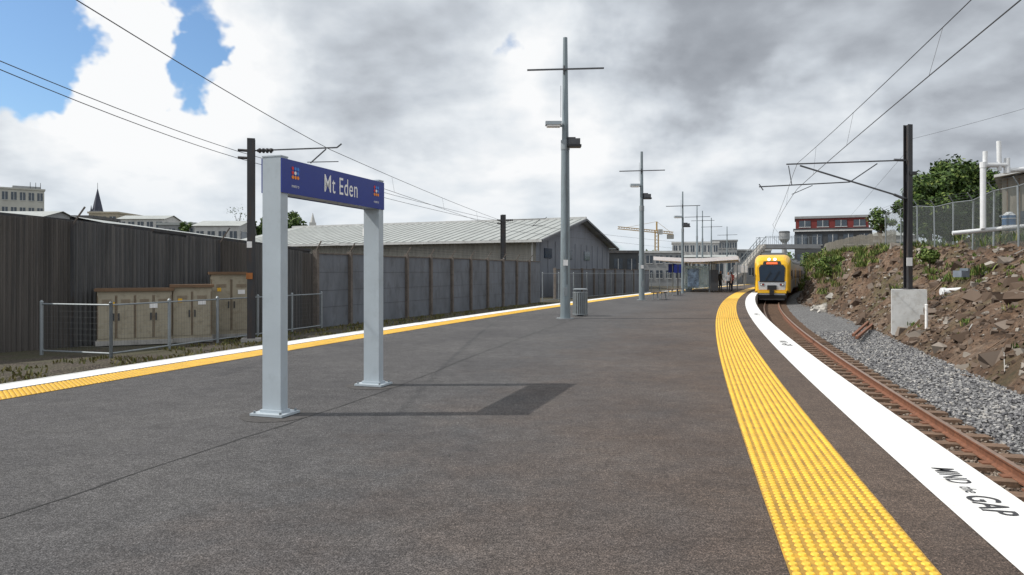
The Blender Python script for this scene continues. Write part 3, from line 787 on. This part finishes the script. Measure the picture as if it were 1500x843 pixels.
M_whw=mat('warehouse_wall',(.165,.18,.21),.75,.12,.8,stretch=(1,1,.2),dirt=(.13,.14,.16)); M_wht=mat('warehouse_tan',(.27,.26,.235),.75,.15,.8,stretch=(1,1,.15))
def warehouse():
    mb=MB(); E=Vector((2.1,63,0)); g=Vector((4.7,11,0)).normalized(); r=Vector((-g.y,g.x,0)); wd=24; ln=36; ze=4.55; zr=7.05
    def T(a,b,z): p=E+g*a+r*b; return Vector((p.x,p.y,z))
    mb.add([T(0,0,-.6),T(wd,0,-.6),T(wd,0,ze),T(wd/2,0,zr),T(0,0,ze)],[(0,1,2,3,4)],M_whw)
    mb.add([T(0,ln,-.6),T(wd,ln,-.6),T(wd,ln,ze),T(wd/2,ln,zr),T(0,ln,ze)],[(4,3,2,1,0)],M_whw)
    corr(mb,T(0,0,0),T(0,ln,0),-.6,ze,ze,M_wht,.5,.06); mb.quad(T(wd,0,-.6),T(wd,ln,-.6),T(wd,ln,ze),T(wd,0,ze),M_wht)
    ov=.9
    for s in(0,1):
        a0,a1=(-ov,wd/2) if s==0 else (wd+ov,wd/2); z0=ze-ov*(zr-ze)/(wd/2)
        mb.quad(T(a0,-ov,z0+.12),T(a1,-ov,zr+.12),T(a1,ln+ov,zr+.12),T(a0,ln+ov,z0+.12),M_roofl)
        mb.beam(T(a0,-ov,z0+.02),T(a1,-ov,zr+.02),.2,M_mastg); mb.beam(T(a0,-ov,z0),T(a0,ln+ov,z0),.2,M_concl)
        for k in range(int(ln/.9)): mb.beam(T(a0,-ov+k*.9+.5,z0+.15),T(a1,-ov+k*.9+.5,zr+.15),.04,M_roofl)
    mb.beam(T(wd/2,-ov,zr+.16),T(wd/2,ln+ov,zr+.16),.3,M_concl)
    for k in range(12): mb.beam(T(2*k+1,-.02,-.6),T(2*k+1,-.02,ze),.06,M_whw)
    for k in(3,9,15): 
        mb.box(T(k,-.04,3.4),(2,.06,.9),M_tw,math.atan2(g.y,g.x))
    mb.cyl(T(-.15,.3,-.6),T(-.15,.3,ze-.2),.07,.07,M_concl,8)
    q=T(4,20,5.4); mb.box(q+Vector((0,0,.4)),(1.4,1.2,.9),M_concl,.4)
    mb.cyl(T(9,24,6),T(9,24,7.4),.2,.2,M_steel,8)
    mb.build('warehouse')
warehouse()

M_win=mat('window_glass',(.05,.065,.085),.12,.3,2)
def block(name,pxl,pxr,D,pyt,wall,roof=None,rows=3,cols=6,depth=12,pitch=0,zb=-1,extra=None,winm=None,pyw0=None,turn=False):
    mb=MB(); x0=X(pxl,D);x1=X(pxr,D);z1=Z(pyt,D); w=x1-x0
    mb.bbox(x0,x1,D,D+depth,zb,z1,wall); roof=roof or wall
    if pitch:
        zz=z1+pitch; m=D+depth/2
        mb.quad((x0-.3,D-.3,z1-.02),(x1+.3,D-.3,z1-.02),(x1+.3,m,zz),(x0-.3,m,zz),roof); mb.quad((x0-.3,m,zz),(x1+.3,m,zz),(x1+.3,D+depth+.3,z1-.02),(x0-.3,D+depth+.3,z1-.02),roof)
        for xx in(x0,x1): mb.add([(xx,D,z1),(xx,D+depth,z1),(xx,m,zz-.05)],[(0,1,2)],wall)
    else:
        mb.bbox(x0-.2,x1+.2,D-.2,D+depth+.2,z1,z1+.35,roof)
    zw0=zb+1 if pyw0 is None else Z(pyw0,D)
    rh=(z1-zw0)/max(rows,1)
    for r in range(rows):
        for c in range(cols):
            cw=w/cols; a=x0+cw*(c+.18); b=x0+cw*(c+.82); za=zw0+rh*(r+.3); zc=zw0+rh*(r+.82)
            mb.bbox(a,b,D-.06,D+.02,za,zc,winm or M_win); mb.bbox(a-.05,b+.05,D-.12,D-.062,za-.12,za-.02,M_concl); mb.bbox((a+b)/2-.04,(a+b)/2+.04,D-.09,D-.062,za,zc,M_concl)
    nd=max(2,int(depth/3))
    for xx,s in((x0,-1),(x1,1)):
        for r in range(rows):
            for c in range(nd):
                cw=depth/nd; za=zw0+rh*(r+.3); zc=zw0+rh*(r+.82); mb.bbox(min(xx,xx+s*.05),max(xx,xx+s*.05),D+cw*(c+.2),D+cw*(c+.8),za,zc,winm or M_win)
    if extra: extra(mb,x0,x1,D,z1)
    if turn:
        c=Vector((x0,D,0)); mb.xform(Matrix.Translation(c)@Matrix.Rotation(-math.atan2(x0,D),4,'Z')@Matrix.Translation(-c))
    return mb.build(name)
M_bw=mat('render_white',(.50,.50,.49),.8,.08,.5,dirt=(.38,.37,.35)); M_bg=mat('render_grey',(.27,.28,.29),.8,.12,.5,dirt=(.2,.2,.2)); M_bt=mat('render_tan',(.36,.32,.25),.8,.1,.5); M_bwg=mat('render_offwhite',(.40,.40,.37),.8,.1,.5); M_br=mat('red_cladding',(.16,.022,.020),.7,.12,.5,stretch=(1,1,.2)); M_bk=mat('dark_cladding',(.05,.055,.06),.7,.2,.5); M_navy=mat('slate',(.03,.035,.06),.6,.2,1)
def ant(mb,x0,x1,D,z):
    for q in(.8,.88,.95): mb.cyl((x0+(x1-x0)*q,D+1,z),(x0+(x1-x0)*q,D+1,z+1.8),.08,.05,M_dark,5)
    mb.bbox(x0+(x1-x0)*.55,x0+(x1-x0)*.95,D+2,D+6,z+.3,z+1.0,M_bg)
block('office_building',-40,48,150,274,M_bwg,rows=6,cols=8,depth=6,extra=ant,turn=True)
block('office_building',130,172,140,313,M_bt,rows=4,cols=3)
block('commercial_building',172,240,120,321,M_bw,M_roofl,rows=4,cols=5,pitch=.8,depth=6)
block('commercial_building',60,135,90,320,M_bg,M_roofd,rows=3,cols=5,depth=6)
block('white_house',285,350,85,331,M_bw,M_roofl,rows=2,cols=4,pitch=.8,depth=6)
block('commercial_building',232,285,100,330,M_bg,M_roofl,rows=3,cols=4,depth=6)
block('commercial_building',-60,60,70,318,M_bg,M_roofl,rows=2,cols=6,pitch=.8,depth=6)
block('commercial_building',355,470,120,345,M_bw,M_roofl,rows=2,cols=7,pitch=1)
mb=MB(); D=150;x=X(143,D); zb=Z(310,D); mb.bbox(x-1.1,x+1.1,D-1.1,D+1.1,-1,zb,M_bg); mb.cyl((x,D,zb),(x,D,Z(277,D)),1.1,.06,M_navy,8); mb.cyl((x,D,Z(277,D)),(x,D,Z(268,D)),.05,.04,M_dark,4)
for s in(-1,1): mb.cyl((x+s*.85,D-.85,zb),(x+s*.85,D-.85,zb+1.2),.22,.03,M_navy,4)
mb.build('church_spire')
mb=MB(); D=160;x=X(457,D); mb.bbox(x-.6,x+.6,D,D+1.2,-1,Z(326,D),M_bw); mb.cyl((x,D+.6,Z(326,D)),(x,D+.6,Z(312,D)),.6,.05,M_bw,8); mb.build('bell_tower')
block('office_building',985,1050,150,357,M_bw,rows=3,cols=8,depth=8,turn=True)
block('office_building',1042,1078,170,354,M_bg,rows=4,cols=5,depth=8,turn=True)
block('commercial_building',876,935,98,371,M_bk,M_roofd,rows=1,cols=3,depth=12)
block('commercial_building',930,1000,120,371,M_bg,M_concl,rows=2,cols=5,depth=12,turn=True)
block('commercial_building',960,1075,135,377,M_bw,M_roofl,rows=1,cols=7,depth=12,pitch=.5,turn=True)
block('commercial_building',1050,1125,175,368,M_bg,M_concl,rows=2,cols=7,depth=12,turn=True)
block('red_apartment_building',1166,1262,110,321,M_br,M_bg,rows=1,cols=4,depth=7,pyw0=338,turn=True)
def pod(mb,x0,x1,D,z): mb.bbox(x0-.1,x1+.1,D-.3,D-.1,z-.1,z+.1,M_concl)
block('apartment_podium',1164,1266,108.6,339,M_bk,M_bk,rows=2,cols=5,depth=1.2,zb=1,turn=True,extra=pod)
block('commercial_building',1275,1335,125,346,M_bg,M_roofl,rows=1,cols=4,depth=6,pitch=.8,zb=1,turn=True)
mb=MB(); D=210; x=X(1149,D); mb.cyl((x,D,-1),(x,D,Z(352,D)),.7,.7,M_bg,12); mb.cyl((x,D,Z(356,D)),(x,D,Z(351,D)),.7,1.5,M_bg,16); mb.cyl((x,D,Z(351,D)),(x,D,Z(341,D)),1.5,1.5,M_bg,16); mb.cyl((x,D,Z(341,D)),(x,D,Z(339,D)),1.6,1.4,M_bk,16)
mb.build('water_tower')
M_cr=mat('crane_yellow',(.5,.33,.12),.6,.1)
def crane():
    mb=MB(); D=260; x=X(962,D); zt=Z(338,D)
    def truss(a,b,w,n):
        a=Vector(a);b=Vector(b); d=(b-a).normalized(); u=d.cross(Vector((0,1,0))).normalized(); v=Vector((0,1,0))
        cs=[u*w+v*w,u*w-v*w,-u*w-v*w,-u*w+v*w]
        for c in cs: mb.beam(a+c,b+c,.2,M_cr)
        for i in range(n):
            p=a.lerp(b,i/n);q=a.lerp(b,(i+1)/n)
            for k in range(4): mb.beam(p+cs[k],q+cs[(k+1)%4],.1,M_cr)
    truss((x,D,-1),(x,D,zt),.6,14); truss((X(905,D),D,Z(334,D)),(X(986,D),D,Z(342,D)),.4,22)
    mb.beam((x,D,zt),(x,D,Z(325,D)),.5,M_cr); mb.beam((x,D,Z(325,D)),(X(915,D),D,Z(334,D)),.1,M_cr); mb.beam((x,D,Z(325,D)),(X(983,D),D,Z(341,D)),.1,M_cr)
    mb.box((X(982,D),D,Z(347,D)),(2.2,1.6,1.6),M_conc); mb.box((x+1.2,D,zt-.5),(1.6,1.6,1.8),M_bw)
    mb.build('tower_crane')
crane()
def stairs():
    mb=MB(); D=100; a=P(1072,400,D); b=P(1122,358,D); a.z=0.2
    N=22
    for i in range(N):
        p=a.lerp(b,i/N); q=a.lerp(b,(i+1)/N); mb.bbox(p.x,q.x+.02,D,D+2.5,p.z-.35,q.z,M_conc)
    for y in(0,2.5):
        mb.beam(a+Vector((0,y,1.1)),b+Vector((0,y,1.1)),.08,M_steel); mb.beam(a+Vector((0,y,.6)),b+Vector((0,y,.6)),.05,M_steel)
        for i in range(12): p=a.lerp(b,i/11); mb.beam(p+Vector((0,y,0)),p+Vector((0,y,1.1)),.05,M_steel)
    for i in(5,11): p=a.lerp(b,i/11); mb.bbox(p.x-.2,p.x+.2,D+1,D+1.4,-1,p.z-.36,M_conc)
    mb.build('footbridge_stairs')
    mb=MB(); z=b.z; mb.bbox(b.x,X(1185,104),D,D+4,z-.6,z-.01,M_bg)
    for y in(.0,4): 
        mb.beam((b.x,D+y,z+1.1),(X(1185,104),D+y,z+1.1),.05,M_steel)
        for i in range(14): xx=b.x+(X(1185,104)-b.x)*i/13; mb.beam((xx,D+y,z),(xx,D+y,z+1.1),.035,M_steel)
    mb.build('overbridge_deck')
stairs()

def chain():
    m,nt,b,o=newmat('chain_link'); tr=nt.nodes.new('ShaderNodeBsdfTransparent'); mx=nt.nodes.new('ShaderNodeMixShader')
    a=nt.nodes.new('ShaderNodeAttribute'); a.attribute_name='s'; tc=nt.nodes.new('ShaderNodeTexCoord'); sx=nt.nodes.new('ShaderNodeSeparateXYZ'); nt.links.new(tc.outputs['Object'],sx.inputs[0])
    s=a.outputs['Fac']; z=sx.outputs[2]; k=1/.09
    def ln(e): return math_(nt,'LESS_THAN',math_(nt,'FRACT',math_(nt,'MULTIPLY',e,k)),.2)
    f=math_(nt,'MAXIMUM',ln(math_(nt,'ADD',s,z)),ln(math_(nt,'SUBTRACT',math_(nt,'ADD',s,100.0),z)))
    b.inputs['Base Color'].default_value=(.10,.115,.11,1); b.inputs['Roughness'].default_value=.6
    nt.links.new(f,mx.inputs[0]); nt.links.new(tr.outputs[0],mx.inputs[1]); nt.links.new(b.outputs[0],mx.inputs[2]); nt.links.new(mx.outputs[0],o.inputs[0]); return m
M_chain=chain()
def chainfence():
    pts=[(W(D)+ttop(D)-.4,D) for D in frange(20,47,2.7)]
    mb=MB(); V=[];Fc=[];S_=[]; s=0
    for i,(x,D) in enumerate(pts):
        z=bank(D,x-W(D))-.1; h=2.45
        mb.cyl((x,D,z-.2),(x+random.uniform(-.05,.05),D,z+h),.04,.04,M_steel,8); mb.beam((x,D,z+h),(x-.3,D-.1,z+h+.35),.035,M_steel)
        if i:
            pz=V[-2]; s+=math.hypot(x-pz[0],D-pz[1])
            mb.cyl(V[-1],(x,D,z+h),.025,.025,M_steel,6)
            for k in(.12,.24,.35): mb.cyl(Vector(V[-1])+Vector((-.3*k/.35,-.03,k)),(x-.3*k/.35,D-.03,z+h+k),.006,.006,M_wire,4,False)
        V+=[(x,D,z),(x,D,z+h)]; S_+=[s,s]
        if i: k=2*i; Fc.append((k-2,k,k+1,k-1))
    o=mb.build('chain_link_fence')
    me=bpy.data.meshes.new('mesh_panel'); me.from_pydata(V,[],Fc); at=me.attributes.new('s','FLOAT','POINT'); at.data.foreach_set('value',S_); me.materials.append(M_chain)
    c=bpy.data.objects.new('mesh_panel',me); sc.collection.objects.link(c); c.parent=o
chainfence()
M_tim=mat('weathered_timber',(.22,.205,.175),.9,.25,4,stretch=(1,1,.2))
mb=MB(); D=48
prev=None
while D<100:
    t=ttop(D)+.6; x=W(D)+t; z=bank(D,t); tt,nn=nrm(W,D); rz=math.atan2(tt.y,tt.x)
    mb.box((x,D,z+.7),(.2,.03,1.7+random.uniform(-.05,.05)),M_tim,rz); 
    if prev:
        mb.beam(prev,(x+.04,D,z+1.2),.06,M_tim)
    prev=(x+.04,D,z+1.2)
    D+=.24
mb.build('timber_fence')
def pipes():
    mb=MB(); D=30
    def pp(pts,r):
        for a,b in zip(pts[:-1],pts[1:]): mb.cyl(a,b,r,r,M_pvc,12); 
        for p in pts[1:-1]: mb.cyl(p-Vector((0,0,r*1.1)),p+Vector((0,0,r*1.1)),r*1.15,r*1.15,M_pvc,12)
    pp([P(1440,335,D),P(1440,242,D),P(1475,242,D)],.11)
    pp([P(1443,242,D),P(1443,222,D)],.09)
    pp([P(1464,250,D),P(1463,207,D)],.09); pp([P(1475,232,D),P(1475,250,D),P(1530,246,D)],.11)
    mb.build('ventilation_pipes')
    mb=MB(); D=27.5; a=P(1380,348,D); b=P(1520,338,D-1.5); a.z=bank(a.y,a.x-W(a.y))+.12; b.z=a.z+.3
    mb.cyl(a,b,.12,.12,M_pvc,12); mb.cyl(a-Vector((.02,0,0)),a+Vector((.12,0,0)),.16,.16,M_pvc,12)
    a2=P(1395,342,D+3);b2=P(1520,330,D+2); mb.cyl(a2,b2,.09,.09,M_pvc,12)
    mb.build('drain_pipe')
    mb=MB(); D=31; p=P(1478,338,D); mb.cyl(p,p+Vector((0,0,.65)),.26,.26,mat('blue_plastic',(.08,.17,.33),.5,.1),16); mb.cyl(p+Vector((0,0,.65)),p+Vector((0,0,.8)),.26,.1,M_pvc,16)
    for z in(.2,.5): mb.cyl(p+Vector((0,0,z)),p+Vector((0,0,z+.03)),.275,.275,M_pvc,16)
    mb.build('water_drum')
    mb=MB(); D=33; x0=X(1468,D); x1=x0+9; z0=2.4; z1=Z(262,D)
    mb.bbox(x0,x1,D,D+7,z0,z1,M_tim); mb.add([(x0-.3,D-.5,z1+.02),(x1,D-.5,z1+1.5),(x1,D+7.5,z1+1.5),(x0-.3,D+7.5,z1+.02),(x0-.3,D-.5,z1+.15),(x1,D-.5,z1+1.63),(x1,D+7.5,z1+1.63),(x0-.3,D+7.5,z1+.15)],[(0,1,5,4),(4,5,6,7),(0,3,2,1),(0,4,7,3),(3,7,6,2)],M_concl)
    for k in range(20): mb.beam((x0+.2+k*.45,D-.03,z0),(x0+.2+k*.45,D-.03,z1),.05,M_wood)
    mb.bbox(x0+.6,x0+1.6,D-.05,D+.02,z0+1.2,z0+2,M_win); mb.add([(x0,D-.001,z1),(x1,D-.001,z1),(x1,D-.001,z1+1.5)],[(0,1,2)],M_tim)
    c=Vector((x0,D,0)); mb.xform(Matrix.Translation(c)@Matrix.Rotation(-math.atan2(x0,D)-.03,4,'Z')@Matrix.Translation(-c))
    mb.build('timber_shed')
pipes()
mb=MB(); p=P(1408,398,24); mb.box(p+Vector((0,0,-.08)),(.4,.3,.22),mat('bluegrey',(.16,.19,.23),.8,.2),.4,); mb.box(p+Vector((.12,.0,.06)),(.24,.24,.1),mat('bluegrey2',(.14,.17,.2),.8,.2),.8); mb.build('broken_block')

M_bark=mat('bark',(.09,.07,.05),.9,.3,5,stretch=(1,1,.3))
M_leafA=islandmat('leaves',[(0,(.018,.04,.008)),(.5,(.045,.085,.016)),(.85,(.09,.14,.03)),(1,(.16,.2,.05))],.6)
def tree(name,base,h,rx,rz_,n,leaf,trunk=.2,lm=None,nc=None,sparse=1.0):
    mb=MB(); base=Vector(base); cz=base.z+h-rz_; c=Vector((base.x,base.y,cz))
    lm=lm or M_leafA
    mb.cyl(base-Vector((0,0,.3)),Vector((base.x,base.y,cz)),trunk,trunk*.5,M_bark,8)
    cl=[]
    for i in range(nc or 45):
        while 1:
            v=Vector((random.uniform(-1,1),random.uniform(-1,1),random.uniform(-1,1)))
            if .25<v.length<1: break
        v=v*(.75+.35*noise.noise(v*2+base)); cl.append(c+Vector((v.x*rx,v.y*rx,v.z*rz_)))
    for q in cl[:18]:
        s=Vector((base.x,base.y,base.z+(cz-base.z)*random.uniform(.5,1))); mid=s.lerp(q,.5)+Vector((0,0,.1*h*random.random())); mb.cyl(s,mid,trunk*.35,trunk*.2,M_bark,5,False); mb.cyl(mid,q,trunk*.2,trunk*.05,M_bark,5,False)
    V=[];Fc=[]; cr=rx*.3*sparse
    for q in cl:
        r0=cr*random.uniform(.6,1.2)
        for i in range(n):
            d=Vector((random.gauss(0,1),random.gauss(0,1),random.gauss(0,.8))).normalized()*r0*random.random()**.4; p=q+d
            nv=(d.normalized()+Vector((random.gauss(0,.6),random.gauss(0,.6),.5+random.gauss(0,.6)))).normalized(); a=nv.orthogonal().normalized(); a=Matrix.Rotation(random.random()*6.28,3,nv)@a; b=nv.cross(a); s=leaf*random.uniform(.6,1.3)
            k=len(V); V+=[p-a*s,p+b*s*.5,p+a*s,p-b*s*.5]; Fc.append((k,k+1,k+2,k+3))
    mb.add(V,Fc,lm); mb.build(name)
D=46; x=X(1395,D); tree('broadleaf_tree',(x,D,3),Z(222,D)-3,2.7,2.9,260,.15,.25,nc=70)
D=44; tree('broadleaf_tree',(X(1362,D),D,3),Z(250,D)-3,2.0,2.4,220,.14,.18,nc=46)
D=52; tree('broadleaf_tree',(X(1440,D),D,3),Z(262,D)-3,2.6,2.4,220,.16,.18,nc=40)
D=90; tree('broadleaf_tree',(X(425,D),D,-.6),Z(308,D)+.6,2.6,2.2,130,.2,.2,nc=26)
D=92; tree('broadleaf_tree',(X(385,D),D,-.6),Z(306,D)+.6,2.0,2.4,90,.2,.2,nc=26,sparse=.8)
D=95; tree('bare_tree',(X(349,D),D,-.6),Z(293,D)+.6,2.4,3.4,14,.12,.2,nc=30)
D=100; tree('broadleaf_tree',(X(272,D),D,-.6),Z(322,D)+.6,1.3,1.4,120,.2,.2,nc=14)
D=62; tree('shrub',(X(1290,D),D,2.5),Z(300,D)-2.5,1.4,1.5,60,.13,.12,nc=22,sparse=1.1)
M_leafB=islandmat('shrub_leaves',[(0,(.03,.06,.012)),(.5,(.08,.13,.025)),(.85,(.13,.18,.04)),(1,(.2,.23,.07))],.6)
D=70; tree('shrub',(X(1225,D),D,2.2),Z(362,D)-2.2,2.0,1.0,120,.14,.1,M_leafB,22)
D=78; tree('shrub',(X(1195,D),D,1.8),Z(372,D)-1.8,2.2,1.0,120,.14,.1,M_leafB,22)
D=52; tree('shrub',(X(1222,D),D,1.6),Z(376,D)-1.6,1.4,.7,120,.11,.08,M_leafB,18)
D=33; tree('shrub',(X(1362,D),D,1.9),Z(362,D)-1.9,.7,.4,110,.07,.05,M_leafB,16)
def treeline():
    V=[];Fc=[]
    for k in range(900):
        x0=random.uniform(-260,330); D=random.uniform(215,330); hh=random.uniform(3,8.5); r=random.uniform(2.5,5)
        for i in range(26):
            d=Vector((random.gauss(0,1),random.gauss(0,1),random.gauss(0,1))).normalized()*r*random.random()**.4; p=Vector((x0,D,hh-r*.6))+d
            if p.z<-1: continue
            a=Vector((random.gauss(0,1),random.gauss(0,1),random.gauss(0,1))).normalized(); b=a.orthogonal().normalized(); s=random.uniform(.5,1.2); q=len(V); V+=[p-a*s,p+b*s,p+a*s,p-b*s]; Fc.append((q,q+1,q+2,q+3))
    mb=MB(); mb.add(V,Fc,M_leafA); mb.build('distant_trees')
treeline()

SE=math.radians(46.5); sd=Vector((-1,-.03,0)).normalized()
def world():
    w=bpy.data.worlds.new('World'); sc.world=w; w.use_nodes=True; nt=w.node_tree; nt.nodes.clear()
    out=nt.nodes.new('ShaderNodeOutputWorld'); bg=nt.nodes.new('ShaderNodeBackground'); bg.inputs[1].default_value=.1
    nt.links.new(bg.outputs[0],out.inputs[0])
    sky=nt.nodes.new('ShaderNodeTexSky'); sky.sky_type='NISHITA'; sky.sun_disc=False; sky.sun_elevation=SE; sky.sun_rotation=math.atan2(sd.x,sd.y)
    tc=nt.nodes.new('ShaderNodeTexCoord'); d=tc.outputs['Generated']
    sx=nt.nodes.new('ShaderNodeSeparateXYZ'); nt.links.new(d,sx.inputs[0])
    den=math_(nt,'ADD',math_(nt,'MAXIMUM',sx.outputs[2],0.0),.36)
    cx=nt.nodes.new('ShaderNodeCombineXYZ'); nt.links.new(math_(nt,'DIVIDE',sx.outputs[0],den),cx.inputs[0]); nt.links.new(math_(nt,'DIVIDE',sx.outputs[1],den),cx.inputs[1])
    def fb(vec,scale,det,rough,loc=(0,0,0),dist=0,out=0):
        mp=nt.nodes.new('ShaderNodeMapping'); mp.inputs['Location'].default_value=loc; nt.links.new(vec,mp.inputs[0])
        n=nt.nodes.new('ShaderNodeTexNoise'); n.inputs['Scale'].default_value=scale; n.inputs['Detail'].default_value=det; n.inputs['Roughness'].default_value=rough; n.inputs['Distortion'].default_value=dist
        nt.links.new(mp.outputs[0],n.inputs['Vector']); return n.outputs[out]
    n1=fb(cx.outputs[0],2.1,7,.54,(3.1,1.7,.4),.1); n2=fb(cx.outputs[0],2.1,4,.54,(3.1+.09,1.7+.05,.4),.1)
    big=fb(cx.outputs[0],1.0,3,.5,(7,2,5))
    wob=fb(d,5.5,5,.6,(1,2,3),0,1)
    vm=nt.nodes.new('ShaderNodeVectorMath'); vm.operation='SUBTRACT'; nt.links.new(wob,vm.inputs[0]); vm.inputs[1].default_value=(.5,.5,.5)
    vs=nt.nodes.new('ShaderNodeVectorMath'); vs.operation='SCALE'; nt.links.new(vm.outputs[0],vs.inputs[0]); vs.inputs[3].default_value=.28
    va=nt.nodes.new('ShaderNodeVectorMath'); va.operation='ADD'; nt.links.new(d,va.inputs[0]); nt.links.new(vs.outputs[0],va.inputs[1])
    vn=nt.nodes.new('ShaderNodeVectorMath'); vn.operation='NORMALIZE'; nt.links.new(va.outputs[0],vn.inputs[0]); dw=vn.outputs[0]
    def blob(px,py,r,soft=.5):
        v=Vector(((px-750)/F,1,(400-py)/F)).normalized()
        dp=nt.nodes.new('ShaderNodeVectorMath'); dp.operation='DOT_PRODUCT'; nt.links.new(dw,dp.inputs[0]); dp.inputs[1].default_value=v
        mr=nt.nodes.new('ShaderNodeMapRange'); mr.interpolation_type='SMOOTHSTEP'; mr.inputs[1].default_value=math.cos(r/F); mr.inputs[2].default_value=math.cos(r/F*soft)
        nt.links.new(dp.outputs['Value'],mr.inputs[0]); return mr.outputs[0]
    def total(lst):
        t=None
        for px,py,r,a in lst:
            v=math_(nt,'MULTIPLY',blob(px,py,r,.1),a); t=v if t is None else math_(nt,'ADD',t,v)
        return t
    holes=total([(20,60,120,.34),(60,0,140,.20),(300,0,115,.34),(275,110,60,.22),(735,95,70,.20),(930,345,120,.14),(1120,310,120,.16),(1300,330,120,.1)])
    fills=total([(150,110,110,.30),(390,120,110,.2),(1250,100,420,.35),(530,60,200,.2),(600,250,300,.15),(880,220,170,.22),(690,60,60,.08),(60,230,140,.12)])
    dens=math_(nt,'ADD',math_(nt,'SUBTRACT',math_(nt,'ADD',n1,.11),holes),fills)
    mr=nt.nodes.new('ShaderNodeMapRange'); mr.interpolation_type='SMOOTHSTEP'; mr.inputs[1].default_value=.41; mr.inputs[2].default_value=.54; nt.links.new(dens,mr.inputs[0]); mask=mr.outputs[0]
    dark=total([(1280,40,400,.54),(1460,70,300,.16),(960,20,220,.30),(570,80,210,.30),(1060,290,200,.10),(60,260,200,.08),(700,240,120,.08)])
    light=total([(190,110,170,.35),(350,100,120,.3),(850,170,170,.2),(1180,245,170,.3),(650,270,220,.15),(820,60,90,.1)])
    dk=math_(nt,'SUBTRACT',dark,light)
    dk=math_(nt,'ADD',dk,math_(nt,'MULTIPLY',math_(nt,'SUBTRACT',big,.5),.6))
    dk=math_(nt,'ADD',dk,math_(nt,'MULTIPLY',math_(nt,'SUBTRACT',n1,n2),2.0))
    dk=math_(nt,'ADD',dk,math_(nt,'MULTIPLY',math_(nt,'SUBTRACT',n1,.5),.4))
    cc=ramp(nt,math_(nt,'MULTIPLY_ADD',dk,.8,.18,clamp=True),[(0,(.96,.97,.98)),(.25,(.79,.83,.87)),(.5,(.59,.635,.69)),(.8,(.385,.415,.46)),(1,(.31,.335,.375))]).outputs[0]
    ccs=mixc(nt,1,cc,(10,10,10),'MULTIPLY')
    skc=mixc(nt,1,sky.outputs[0],(1.0,1.25,1.45),'MULTIPLY')
    hz=nt.nodes.new('ShaderNodeMapRange'); hz.inputs[1].default_value=.0; hz.inputs[2].default_value=.14; hz.inputs[3].default_value=.6; hz.inputs[4].default_value=0; nt.links.new(sx.outputs[2],hz.inputs[0])
    col=mixc(nt,mask,skc,ccs); col=mixc(nt,hz.outputs[0],col,(6.2,7.2,8.1))
    nt.links.new(col,bg.inputs[0])
world()
sl=bpy.data.lights.new('sun','SUN'); sl.energy=4.0; sl.angle=math.radians(.6); sl.color=(1,.95,.87)
so=bpy.data.objects.new('sun',sl); sc.collection.objects.link(so)
dirv=-(Vector((sd.x*math.cos(SE),sd.y*math.cos(SE),math.sin(SE)))); so.rotation_euler=dirv.to_track_quat('-Z','Y').to_euler()
cam=bpy.data.cameras.new('cam'); co=bpy.data.objects.new('camera',cam); sc.collection.objects.link(co); sc.camera=co
co.location=(0,0,1.6); co.rotation_euler=(math.pi/2,0,0); cam.sensor_width=36; cam.lens=F/1500*36; cam.shift_y=-21.5/1500; cam.clip_end=6000; cam.clip_start=.05
sc.view_settings.view_transform='Standard'; sc.view_settings.look='None'; sc.view_settings.exposure=0
